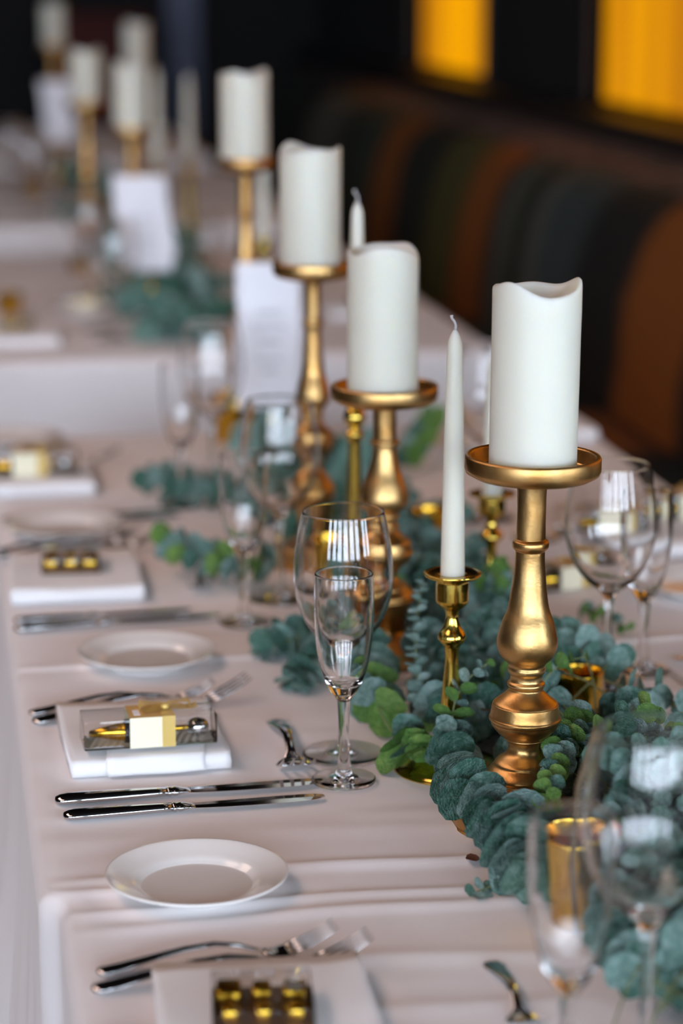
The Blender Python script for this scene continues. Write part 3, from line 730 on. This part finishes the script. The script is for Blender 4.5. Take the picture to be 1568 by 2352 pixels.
# ------------------------------------------------------------------ favour boxes
def pen_box(cx, cy, z, rz, label, k=1.0, grp='clear favour boxes with cream band'):
    t = empty('favour_box', (cx, cy, z), rz, label, 'gift box', grp); t.scale = (k, k, k)
    L, W, Hh = .126, .040, .029
    box('clear_case', -L/2, L/2, -W/2, W/2, .0003, Hh, M_PLASTIC, t, .0012, 2)
    # corrugated liner
    V, F = [], []; n = 70
    for i in range(n+1):
        x = -L/2+.003+(L-.006)*i/n; zz = .0030+.0009*math.sin(i*PI*.5+.7)
        V += [(x-.006, -W/2+.0024, zz), (x+.006, W/2-.0024, zz)] if 2 < i < n-2 else [(x, -W/2+.0024, zz), (x, W/2-.0024, zz)]
    for i in range(n): F.append((i*2, i*2+2, i*2+3, i*2+1))
    mesh_obj('ridged_liner', V, F, M_CORR, t, smooth=False)
    # bottle stopper: cone, collar, shaft, knob
    def turned(name, secs, m): 
        o = lathe(name, secs, m, t, 24); o.rotation_euler = (0, PI/2, 0); o.location = (0, -.004, .0125); return o
    turned('stopper_cone', [(0, -.057), (.0026, -.0565), (.0062, -.040), (.0090, -.024), (.0092, -.0235), (0, -.0235)], M_GOLDFOIL)
    turned('stopper_collar', [(0, -.0235), (.0108, -.0235), (.0112, -.022), (.0112, -.019), (.0108, -.0175), (0, -.0175)], M_BLACK)
    turned('stopper_shaft', [(0, -.0175), (.004, -.0175), (.0034, 0), (.0026, .03), (.003, .036), (0, .036)], M_GOLDFOIL)
    turned('stopper_knob', smooth_profile([(0, .036), (0, .036), (.003, .036), (.0075, .040), (.0092, .046), (.0075, .053), (.003, .0565), (0, .0568)], 3), M_CHROME)
    # paper band around the middle
    b0, b1 = -.020, .011; e = .0006
    V = []; F = []
    ring = [(-W/2-e, 0), (-W/2-e, Hh+e), (W/2+e, Hh+e), (W/2+e, 0)]
    for x in (b0, b1):
        for y, z_ in ring: V.append((x, y, z_+.0004))
    mesh_obj('band_front', [V[q] for q in (0, 4, 5, 1)], [(0, 1, 2, 3)], M_CREAM, t, False); mesh_obj('band_back', [V[q] for q in (2, 6, 7, 3)], [(0, 1, 2, 3)], M_CREAM, t, False)
    mesh_obj('band_top', [V[q] for q in (1, 5, 6, 2)], [(0, 1, 2, 3)], M_KRAFT, t, False)
    box('printed_label', b0+.005, b0+.011, -.012, .004, Hh+.0011, Hh+.0014, M_PAPER, t)
    V = []; r0, r1 = .0105, .023
    for x in (r0, r1):
        for y, z_ in [(-W/2-.0014, .0004), (-W/2-.0014, Hh+.0016), (W/2+.0014, Hh+.0016), (W/2+.0014, .0004)]: V.append((x, y, z_))
    mesh_obj('ribbon', V, [(0, 4, 5, 1), (1, 5, 6, 2), (2, 6, 7, 3)], M_RIBBON, t, False)
    bow = empty('bow', (.016, 0, Hh+.002)); bow.parent = t
    for sx in (-1, 1):
        V, F = [], []
        for i in range(17):
            a = 2*PI*i/16; px_ = sx*(.0125-.0125*math.cos(a)); pz_ = .0042*math.sin(a)*(.4+.6*abs(math.sin(a/2)))+.004
            wv = .0062*math.sin(a/2)+.0015
            V += [(px_, -wv+.001*sx, pz_), (px_, wv, pz_+.001*math.sin(3*a))]
        for i in range(16): F.append((2*i, 2*i+2, 2*i+3, 2*i+1))
        mesh_obj('bow_loop', V, F, M_RIBBON, bow)
        V, F = [], []
        for i in range(9):
            f = i/8; V += [(sx*(.004+.026*f), -.004-.004*f*sx, .0035-.002*f+.0015*math.sin(f*7)), (sx*(.004+.026*f)+.001, .004+.006*f*(sx > 0)-.003*(sx < 0)*f, .0035-.002*f+.0015*math.sin(f*7))]
        for i in range(8): F.append((2*i, 2*i+2, 2*i+3, 2*i+1))
        mesh_obj('bow_tail', V, F, M_RIBBON, bow)
    kn = lathe('bow_knot', smooth_profile([(0, 0), (0, 0), (.0035, .001), (.0042, .003), (.003, .0055), (0, .006)], 3), M_RIBBON, bow, 16)
    return t
def gold_box(cx, cy, z, rz, label, s=.070):
    t = empty('gift_box', (cx, cy, z), rz, label, 'gift box', 'small square gold favour boxes')
    box('foil_tray', -s/2, s/2, -s/2, s/2, 0.0003, .006, M_BROWNBOX, t, .001)
    random.seed(int(abs(cx)*1000))
    for a in range(3):
        for b in range(2):
            x = -s/3+a*s/3; y = -s/4+b*s/2; q = random.uniform(.55, .95)
            o = box('gold_piece', -s/7*q, s/7*q, -s/5.2*q, s/5.2*q, 0, .009, M_GOLDFOIL, t, .003, 3); o.location = (x, y, .0062); o.rotation_euler = (0, 0, random.uniform(-.2, .2))
    box('clear_lid', -s/2-.0006, s/2+.0006, -s/2-.0006, s/2+.0006, 0.0002, .019, M_PLASTIC, t, .001)
    return t
NT = TZ+.002
pen_box(-.369, 2.190, NT+.0225, .045, 'clear pen-shaped favour box with cream band and gold bow, the sharpest one')
gold_box(-.402, 2.895, NT+.0195, -.06, 'small square brown and gold box on the napkin above the blurred knives')
gold_box(-0.3431, 1.5748, NT+.0185, -.10, 'small brown and gold box on the nearest napkin, cut by the bottom edge', .070)
pen_box(-.432, 3.46, NT+.0205, .04, 'blurred clear box with cream band on the left-edge napkin behind the third plate', 1.15)
pen_box(.30, 2.96, NT+.0205, -.1, 'cream-banded box seen through the right wine glass', 1.15)
pen_box(.43, 3.04, NT+.0205, .1, 'cream-banded box at the right edge behind the champagne flute', 1.1)
pen_box(0.1938, 2.7794, TZ+.002, .3, 'pale gold favour box lying right behind the nearest gold holder', .95)
gold_box(-.40, 4.90, NT+.0205, .1, 'blurred gold box on the napkin of the second table row', .06)
pen_box(-0.2303, 5.2908, TZ+.002, .05, 'blurred yellowish box on the second table row, left of the far garland', 1.0)
gold_box(.36, 5.13, NT+.0205, .1, 'blurred orange-gold box on the right napkin of the second table row', .06)

# ------------------------------------------------------------------ menu cards in stands
def card(cx, cy, w_, h_, zb, rz, lean, label, seed):
    t = empty('menu_card', (cx, cy, TZ+.002), rz, label, 'card', 'standing menu cards')
    lathe('stand_foot', smooth_profile([(0, 0), (0, 0), (.024, 0), (.025, .004), (.018, .009), (.006, .014)], 3), M_BRASS, t, 32)
    tube('stand_rod', [(0, 0, .01), (0, 0, zb+.02)], .0028, M_BRASS, t, 10)
    V, F = [], []; nx, nz = 8, 14
    for j in range(nz+1):
        for i in range(nx+1):
            u = i/nx-.5; s = j/nz; z = zb+h_*s
            x = w_*u+.0015*math.sin(s*9+seed)+lean*(s*h_); y = -.004+.006*math.sin(s*2.6)+.004*(u*2)**2
            if s < .18 and u > .28: x -= (u-.28)*w_*.5*(1-s/.18)
            V.append((x, y, z))
    for j in range(nz):
        for i in range(nx): a = j*(nx+1)+i; F.append((a, a+1, a+nx+2, a+nx+1))
    o = mesh_obj('card_sheet', V, F, M_PAPER, t); md = o.modifiers.new('thick', 'SOLIDIFY'); md.thickness = .0006
    random.seed(seed); pts_all = 0
    for k, zz in enumerate((.66, .56, .46, .34, .26)):
        wl = w_*(.34, .5, .3, .42, .24)[k]; pts = []
        for q in range(30):
            f = q/29; pts.append((lean*zz*h_-wl/2+wl*f+.0018*math.sin(q*1.9), -.0062+.006*math.sin(zz*2.6)-.0005, zb+h_*zz+.0042*math.sin(q*1.25+k)*(.5+.5*math.sin(q*.7+k))))
        tube('handwriting', pts, .0006, M_INK, t, 5)
    return t
card(-0.0626, 3.5706, .098, .222, .085, -.10, .0, 'nearer tall white menu card with faint grey handwriting, left of the slim gold holder', 3)
card(-.118, 4.95, .112, .195, .125, -.1, -.12, 'farther blurred white menu card under the paired candles', 5)
card(-.135, 8.0, .10, .20, .17, -.1, -.1, 'dim lilac-white card at the upper left of the third table row', 8)

# ------------------------------------------------------------------ eucalyptus garland
def leaf_mesh(name, m, r=1.0, cup=.18, asp=1.0, wav=0.05, sd=0):
    V, F, U = [(0, 1.0*r*asp, -cup*.2)], [], [(.5, .5)]; n = 12
    for ring, f in ((0, .55), (1, 1.0)):
        for k in range(n):
            a = 2*PI*k/n-PI/2; rr = f*r*(1+wav*noise.noise((math.cos(a)*1.3+sd, math.sin(a)*1.3, sd))*1.5)
            x = rr*math.cos(a); y = rr*math.sin(a)*asp
            if ring == 1 and k == 0: y -= .05*r
            z = cup*(x*x+.5*y*y)/r+abs(x)*.08+wav*.9*noise.noise((x*2+sd, y*2, sd*3))*f
            V.append((x, y+r*asp, z-cup*.2)); U.append((.5+x*.5, .5+y*.5))
    for k in range(n): F.append((0, 1+k, 1+(k+1) % n))
    for k in range(n): F.append((1+k, 1+n+k, 1+n+(k+1) % n, 1+(k+1) % n))
    me = bpy.data.meshes.new(name); me.from_pydata(V, [], F); me.polygons.foreach_set('use_smooth', [True]*len(F))
    ul = me.uv_layers.new()
    for l in me.loops: ul.data[l.index].uv = U[l.vertex_index]
    me.materials.append(m); return me
LEAVES = [leaf_mesh('leaf', M_LEAF, 1, c_, a_, .10, s_) for c_, a_, s_ in ((.18, 1.0, 1), (.26, .92, 2), (.10, 1.05, 3), (.30, 1.0, 4), (-.12, .95, 5))]
LEAVESY = [leaf_mesh('leaf', M_LEAFY, 1, c_, a_, .08, s_) for c_, a_, s_ in ((.25, 1.0, 1), (.15, .95, 2), (.35, 1.05, 3))]
LEAVESP = [leaf_mesh('leaf', M_LEAFP, 1, c_, a_, .08, s_) for c_, a_, s_ in ((.25, 1.0, 6), (.15, .95, 7), (.35, 1.05, 8))]
OBST = [(-.056, 1.975, .062, .03), (-.056, 1.975, .034, .33), (-.030, 1.925, .045, .08), (-.050, 1.935, .03, .10), (-.083, 2.51, .06, .03), (-.083, 2.51, .030, .3), (-.094, 2.94, .05, .02), (-.094, 2.94, .027, .37), (-.07, 3.78, .05, .02), (-.07, 3.78, .026, .4),
        (-.089, 2.13, .052, .012), (-.089, 2.13, .018, .25), (-.083, 2.70, .046, .014), (-.083, 2.70, .016, .27), (.062, 2.62, .041, .012), (.062, 2.62, .016, .2),
        (-.183, 2.183, .039, .008), (-.183, 2.183, .008, .11), (-.183, 2.183, .048, .25), (-.195, 2.108, .03, .2), (-.09, 2.86, .032, .07), (.064, 2.98, .027, .075), (-0.0925, 3.7602, .042, .08)]
OBST += [(0.0694, 2.2598, .029, .075), (0.0514, 2.2058, .02, .05), (-0.0747, 1.7304, .034, .095), (0.1256, 2.3522, .04, .01), (0.1256, 2.3522, .008, .12), (-0.1574, 1.4386, .031, .21), (-0.0878, 1.4933, .04, .01), (-0.0878, 1.4933, .008, .115), (-0.0878, 1.4933, .049, .25), (0.1798, 2.4046, .03, .01),
         (-.160, 2.775, .04, .01), (-.160, 2.775, .008, .11), (-.216, 2.672, .03, .2), (-0.0626, 3.5706, .03, .02), (0.1938, 2.7794, .07, .045)]
LOWER = [(0.0551, 2.1913, .05, .030), (0.0247, 2.0781, .05, .045), (-0.0368, 2.1265, .035, .03)]
def blocked(p, r):
    for ox, oy, rr, hh in LOWER:
        if p.z+r*.5 > TZ+hh and (p.x-ox)**2+(p.y-oy)**2 < (rr+r*.5)**2: return True
    for ox, oy, rr, hh in OBST:
        if p.z < TZ+hh and (p.x-ox)**2+(p.y-oy)**2 < (rr+r)**2: return True
    return False
NLEAF = [0]
def branch(pts, r0, r1, gap, label, group='eucalyptus branches of the garland', young=0.0, tilt=.45, merged=False, stem_m=None, spin=None, n0=.04, stem_r=.0014, seed=0, check=True, pairs=True, name='eucalyptus_branch', flat=0, pale=False):
    """pts world polyline; leaves in opposite pairs, radius r0 -> r1, node spacing gap"""
    rnd = random.Random(seed); sp = spline(pts, 60); L = sum((b-a).length for a, b in zip(sp, sp[1:])); base = sp[0].copy()
    t = empty(name, base, 0, label, 'foliage', group)
    loc = [p-base for p in sp]
    tube('stem', loc[::4]+[loc[-1]], [stem_r*(1-.6*i/16) for i in range(len(loc[::4])+1)], stem_m or M_STEM, t, 6)
    s = L*n0; az = rnd.random()*3; k = 0; MV, MF, MU = [], [], []
    while s < L*.995:
        f = s/L; u = f*59; i = min(int(u), 58); p = sp[i].lerp(sp[i+1], u-i); tg = (sp[min(i+2, 59)]-sp[max(i-1, 0)]).normalized()
        ref = Vector((0, 0, 1)) if abs(tg.z) < .9 else Vector((1, 0, 0))
        a = tg.cross(ref).normalized(); b = a.cross(tg)
        r = (r0+(r1-r0)*f)*rnd.uniform(.85, 1.12)
        az0 = (k % 2)*PI/2+rnd.uniform(-.35, .35)+(spin if spin is not None else az)
        for side in (0, 1):
            if not pairs and side: continue
            ang = az0+side*PI; rad = a*math.cos(ang)+b*math.sin(ang)
            tl = tilt+rnd.uniform(-.22, .22)
            d = (rad*math.cos(tl)+tg*math.sin(tl)).normalized()
            if flat: d = (d*(1-flat)+Vector((d.x, d.y, max(d.z, -.1)))*flat).normalized()
            tip = p+d*2*r
            if tip.z < TZ+.004: d.z += (TZ+.004-tip.z)/(2*r); d.normalize()
            c = p+d*r
            if c.z < TZ+.004 or (check and blocked(c, r*.75)) or (check and blocked(p+d*2*r, .001)): continue
            n = (tg-d*tg.dot(d)); 
            if n.length < .1: n = Vector((0, 0, 1))
            n.normalize()
            if n.z < 0 and rnd.random() < .7: n = -n
            x = d.cross(n).normalized(); n = x.cross(d)
            # keep the disc's lateral rim above the cloth
            if c.z-abs(x.z)*r < TZ+.002: 
                h = Vector((0, 0, 1)); x2 = d.cross(h)
                if x2.length > .2: x = x2.normalized(); n = x.cross(d)
            M = Matrix((x, d, n)).transposed().to_4x4()
            yl = rnd.random() < (young if young >= 0 else 0) or (young > 0 and f > 1-young*.35)
            me = rnd.choice(LEAVESY if yl else LEAVESP if pale else LEAVES)
            if merged:
                T = Matrix.Translation(p-base) @ M @ Matrix.Scale(r, 4); o0 = len(MV)
                MV += [tuple(T @ v.co) for v in me.vertices]; MF += [tuple(o0+q for q in pl.vertices) for pl in me.polygons]
            else:
                o = bpy.data.objects.new('leaf', me); COL.objects.link(o); o.parent = t
                o.matrix_local = Matrix.Translation(p-base) @ M @ Matrix.Scale(r, 4); NLEAF[0] += 1
        s += gap*(.55+.45*r/r0)*rnd.uniform(.9, 1.1); k += 1; 
    if merged and MV:
        o = mesh_obj('leaves', MV, MF, M_LEAF, t); o['kind'] = 'stuff'
    return t
# named sprigs, traced along the garland
branch([(-0.0719, 2.2011, 0.8000), (-0.0876, 2.1369, 0.7860), (-0.1067, 2.0006, 0.7860), (-0.1028, 1.8972, 0.7900), (-0.0983, 1.8135, 0.7840)], .0185, .0195, .0125, 'long eucalyptus branch of large overlapping grey-green discs curling in front of the nearest gold holder', tilt=.55, seed=1, check=True, spin=.1)
branch([(-0.0995, 1.8795, 0.8000), (-0.0970, 1.8273, 0.7920), (-0.0983, 1.7695, 0.7840), (-0.1060, 1.7168, 0.7760)], .0175, .014, .013, 'branch of broad eucalyptus discs covering the foot of the nearest gold holder', tilt=.6, seed=2)
branch([(-0.1078, 2.4827, 0.7800), (-0.1320, 2.3210, 0.7850), (-0.1409, 2.1996, 0.7820), (-0.1355, 2.1491, 0.7760), (-0.1298, 2.1136, 0.7680)], .0185, .0165, .0135, 'eucalyptus branch ending in bright green discs right of the wine glass foot', tilt=.55, seed=3, young=.32)
branch([(-0.0964, 2.1967, 0.7850), (-0.1004, 2.2316, 0.8100), (-0.0967, 2.2625, 0.8500), (-0.0845, 2.2964, 0.8920)], .0095, .0045, .0105, 'upright pale eucalyptus sprig of tiny leaves left of the brass candlestick', tilt=.15, seed=4, stem_r=.0011, check=False, pale=True)
branch([(-0.0994, 2.0820, 0.8000), (-0.0900, 2.1082, 0.8250), (-0.0717, 2.1262, 0.8420), (-0.0519, 2.1367, 0.8520)], .0105, .0045, .0135, 'thin sparse eucalyptus sprig crossing in front of the brass candlestick stem', tilt=.35, seed=5, stem_r=.0012, young=.3, check=False)
branch([(-0.0147, 2.1095, 0.8250), (0.0080, 2.1341, 0.8400), (0.0244, 2.1407, 0.8480), (0.0419, 2.1348, 0.8540)], .0105, .0055, .011, 'small fresh sprig sticking out right of the pear-shaped gold bulb', tilt=.3, seed=6, young=.6, stem_r=.001)
branch([(0.0179, 2.0363, 0.8250), (-0.0137, 1.9930, 0.8200), (-0.0397, 1.9305, 0.8180), (-0.0650, 1.8611, 0.8160)], .0120, .0070, .012, 'fresh small-leaved sprig hanging beside the foot of the nearest gold holder', tilt=.3, seed=7, young=.35, stem_r=.001, check=False)
branch([(-0.0005, 1.9965, 0.8100), (0.0198, 1.9844, 0.8250), (0.0479, 1.9994, 0.8350), (0.0718, 2.0122, 0.8400)], .0140, .0100, .016, 'dark glossy sprig with one bright leaf, right of the nearest gold holder', tilt=.35, seed=8, young=.45)
branch([(0.1470, 2.1559, 0.7850), (0.1380, 2.1988, 0.7900), (0.1098, 2.2092, 0.7950), (0.0877, 2.2338, 0.8000)], .0140, .0105, .017, 'loose eucalyptus branch running in from the right edge above the fork', tilt=.2, seed=9)
branch([(0.0450, 2.0028, 0.8300), (0.0575, 2.0036, 0.8250), (0.0604, 1.9960, 0.8150), (0.0614, 1.9978, 0.8000)], .0075, .0045, .012, 'short hanging fresh tip below the bright leaf at the right', tilt=.3, seed=10, young=.9, stem_r=.0009)
branch([(-0.0761, 1.8426, 0.7640), (-0.0963, 1.8282, 0.7620), (-0.1176, 1.8153, 0.7600), (-0.1404, 1.8031, 0.7580)], .0080, .0058, .0105, 'tiny bare-stemmed sprig lying on the cloth left of the blurred flute', tilt=.2, seed=11, stem_r=.0011, check=False)
branch([(0.0034, 2.1557, 0.8100), (0.0142, 2.1141, 0.8050), (0.0139, 2.0346, 0.8050), (0.0142, 1.9483, 0.8050)], .0165, .0165, .0135, 'dense eucalyptus branch of large discs leaving the nearest holder to the right', tilt=.5, seed=12)
branch([(0.0232, 2.2782, 0.7900), (0.0234, 2.1832, 0.8050), (0.0275, 2.1006, 0.8000), (0.0703, 2.1157, 0.7800)], .0155, .0145, .013, 'blue-green branch of discs below the gold votive cup', tilt=.55, seed=13)
branch([(-0.1546, 2.8244, 0.7800), (-0.1961, 2.8332, 0.7850), (-0.2354, 2.8621, 0.7850), (-0.2754, 2.9169, 0.7900)], .0175, .0145, .0095, 'blurred eucalyptus branch reaching left past the flute of the second setting back', tilt=.4, seed=14, young=.15)
branch([(-0.1109, 3.1334, 0.7800), (-0.1568, 3.2378, 0.7800), (-0.2161, 3.3054, 0.7800), (-0.2664, 3.3585, 0.7800)], .0165, .0155, .016, 'blurred eucalyptus branch on the cloth left of the wine glass before the bright panel', tilt=.4, seed=15)
branch([(-0.1307, 2.5765, 0.7700), (-0.1676, 2.5283, 0.7750), (-0.1934, 2.5168, 0.7720), (-0.2063, 2.5350, 0.7650)], .0165, .0150, .013, 'eucalyptus branch of pale discs ending left behind the sharp wine glass', tilt=.5, seed=16)
branch([(-0.1115, 2.5733, 0.7700), (-0.1579, 2.4676, 0.7720), (-0.1852, 2.4126, 0.7700), (-0.1965, 2.3992, 0.7650)], .0150, .0125, .013, 'dark green eucalyptus branch ending on the hem line behind the wine glass', tilt=.5, seed=17)
branch([(0.1230, 3.4505, 0.7800), (0.1583, 3.5290, 0.7900), (0.1851, 3.5785, 0.8000), (0.2030, 3.6325, 0.8100)], .0150, .0120, .014, 'green eucalyptus tip showing right below the second gold tray', tilt=.4, seed=18, young=.5)
branch([(0.0342, 2.6490, 0.8000), (0.0373, 2.5495, 0.8100), (0.0608, 2.5655, 0.8200), (0.0602, 2.6070, 0.8300)], .0110, .0080, .012, 'yellow-green sprig between the brass candlestick and the nearest gold holder', tilt=.4, seed=19, young=.7)
branch([(0.1627, 2.6032, 0.7700), (0.1773, 2.5814, 0.7700), (0.1893, 2.5509, 0.7700), (0.2010, 2.5208, 0.7650)], .0085, .0060, .014, 'small fresh sprig on the cloth behind the right wine glass stem', tilt=.3, seed=20, young=.5)
branch([(-0.0100, 1.6497, 0.8000), (-0.0560, 1.5816, 0.8000), (-0.0894, 1.5325, 0.7900), (-0.1133, 1.4862, 0.7800)], .0175, .0160, .011, 'blurred dark eucalyptus branch curving round the foot of the lower right wine glass', tilt=.5, seed=31)
branch([(-0.0320, 1.5536, 0.8000), (-0.0661, 1.5058, 0.8000), (-0.0858, 1.4808, 0.7900), (-0.1009, 1.4497, 0.7800)], .0170, .0150, .011, 'blurred eucalyptus branch in the very corner at the lower right edge', tilt=.5, seed=32)
branch([(-0.0580, 1.6651, 0.7900), (-0.0735, 1.5884, 0.7950), (-0.0669, 1.5440, 0.7900), (-0.0436, 1.5251, 0.7800)], .0150, .0120, .011, 'blurred eucalyptus branch crossing behind the lower right wine glass stem', tilt=.5, seed=33)
branch([(0.1203, 2.0323, 0.8000), (0.0603, 1.9196, 0.8200), (0.0132, 1.8407, 0.8300), (-0.0206, 1.7996, 0.8200)], .0165, .0140, .011, 'blurred eucalyptus branch behind the bright bowl of the lower right wine glass', tilt=.5, seed=34)
# filling branches, four stretches of the garland
ZONES = [(1.30, 1.92, 42, .045, .125, 'before the nearest gold holder', 'eucalyptus branches before the nearest holder', .105, False),
         (1.92, 2.50, 32, .01, .085, 'between first and second holders', 'eucalyptus branches between first and second holders', .062, False),
         (2.50, 3.05, 30, .01, .095, 'between second and third holders', 'eucalyptus branches between second and third holders', .058, False),
         (3.05, 3.80, 18, -.01, .095, 'eucalyptus branch in the garland between the third and fourth holders', 'eucalyptus branches between third and fourth holders', .055, True),
         (4.70, 6.25, 34, -.05, .12, 'far blurred eucalyptus branch on the second table row', 'eucalyptus branches on the second table row', .085, True),
         (7.2, 8.7, 26, -.05, .12, 'dim eucalyptus branch on the third table row', 'eucalyptus branches on the third table row', .08, True)]
sd = 100
for (y0, y1, n, xc, hw, lb, gp, hmax, mg) in ZONES:
    for k in range(n):
        rnd = random.Random(sd); sd += 1
        y = y0+(y1-y0)*(k+.5)/n+rnd.uniform(-.03, .03); x = xc+rnd.uniform(-hw, hw)*.75
        ang = PI/2*rnd.choice((1, -1))+rnd.uniform(-.75, .75); L = rnd.uniform(.16, .26)
        z0 = TZ+rnd.uniform(.012, .030); z1 = TZ+rnd.uniform(.012, hmax)
        P = []; small = False
        bend = rnd.uniform(-.5, .5)
        cx, cy = x-math.cos(ang)*L/2, y-math.sin(ang)*L/2
        for q in range(4):
            f = q/3; aa = ang+bend*(f-.5); P.append((cx, cy, z0+(z1-z0)*math.sin(f*PI*.62)/.93)); cx += math.cos(aa)*L/3; cy += math.sin(aa)*L/3
        P = [(min(max(p[0], xc-hw*1.25), xc+hw*1.3), min(max(p[1], y0-.1), y1+.1 if y1 != 3.80 else 3.82), p[2]) for p in P]
        big = rnd.random(); r0 = .0165 if big < .65 else .0105
        yg = rnd.choice((0, 0, 0, .12))
        look = ('with fresh green tips' if yg else 'of large discs' if r0 > .012 else 'of small leaves')
        side = ('left side' if x < xc-hw*.25 else 'right side' if x > xc+hw*.25 else 'middle')
        if not mg: lb2 = 'eucalyptus branch %s, %s of garland %s' % (look, side, lb)
        else: lb2 = lb+(', %s' % side)
        branch(P, r0*rnd.uniform(.95, 1.12), r0*.72, r0*.78, lb2, gp, young=yg, tilt=rnd.uniform(.3, .6), seed=sd*3, merged=mg, stem_m=rnd.choice((M_STEM, M_STEM, M_STEMB)))
V = LEAVES[0]
o = bpy.data.objects.new('fallen_leaf', leaf_mesh('fallen_leaf', M_BROWNLEAF, 1, .35, .6, .2, 4)); COL.objects.link(o); o.location = (-0.1181, 1.8811, TZ+.0055); o.scale = (.009,)*3; o.rotation_euler = (.1, 0, 1.2)
tag(o, 'single dry brown leaf fallen on the cloth at the foot of the nearest holder', 'leaf')
# bare twig sticking up in the blurred foreground
tg_ = empty('bare_twig', (-0.0850, 1.6758, TZ+.01), 0, 'blurred bare brown twig standing up behind the blurred flute', 'twig')
tube('stem', [(0, 0, 0), (-.002, .02, .06), (.004, .03, .12), (.018, .035, .165)], [.003, .0028, .0024, .0018], M_STEMB, tg_, 8)

# ------------------------------------------------------------------ dim things at the far end
cb = empty('high_back_chair', (.285, 11.85, 0), 0, 'dark red high-backed chair barely seen in the dark far end', 'chair')
box('seat', -.25, .25, -.25, .25, .42, .5, M_REDCHAIR, cb, .02); 
bk = box('backrest', -.24, .24, .2, .27, .5, 1.28, M_REDCHAIR, cb, .03); bk.rotation_euler = (-.08, 0, 0)
for sx in (-1, 1):
    for sy in (-1, 1): box('leg', sx*.2-.02, sx*.2+.02, sy*.2-.02, sy*.2+.02, 0, .42, M_DARKWOOD, cb)
cu = []
V, F = [], []
for j in range(2):
    for i in range(25): V.append((.69+.17*i/24, 12.98+.02*math.sin(i*1.3), .02+2.4*j))
for i in range(24): F.append((i, i+1, 26+i, 25+i))
o = mesh_obj('hanging_curtain', V, F, M_GREYCURT); md = o.modifiers.new('thick', 'SOLIDIFY'); md.thickness = .006
tag(o, 'narrow blue-grey curtain hanging at the dark far wall', 'curtain')
print('leaf objects', NLEAF[0])
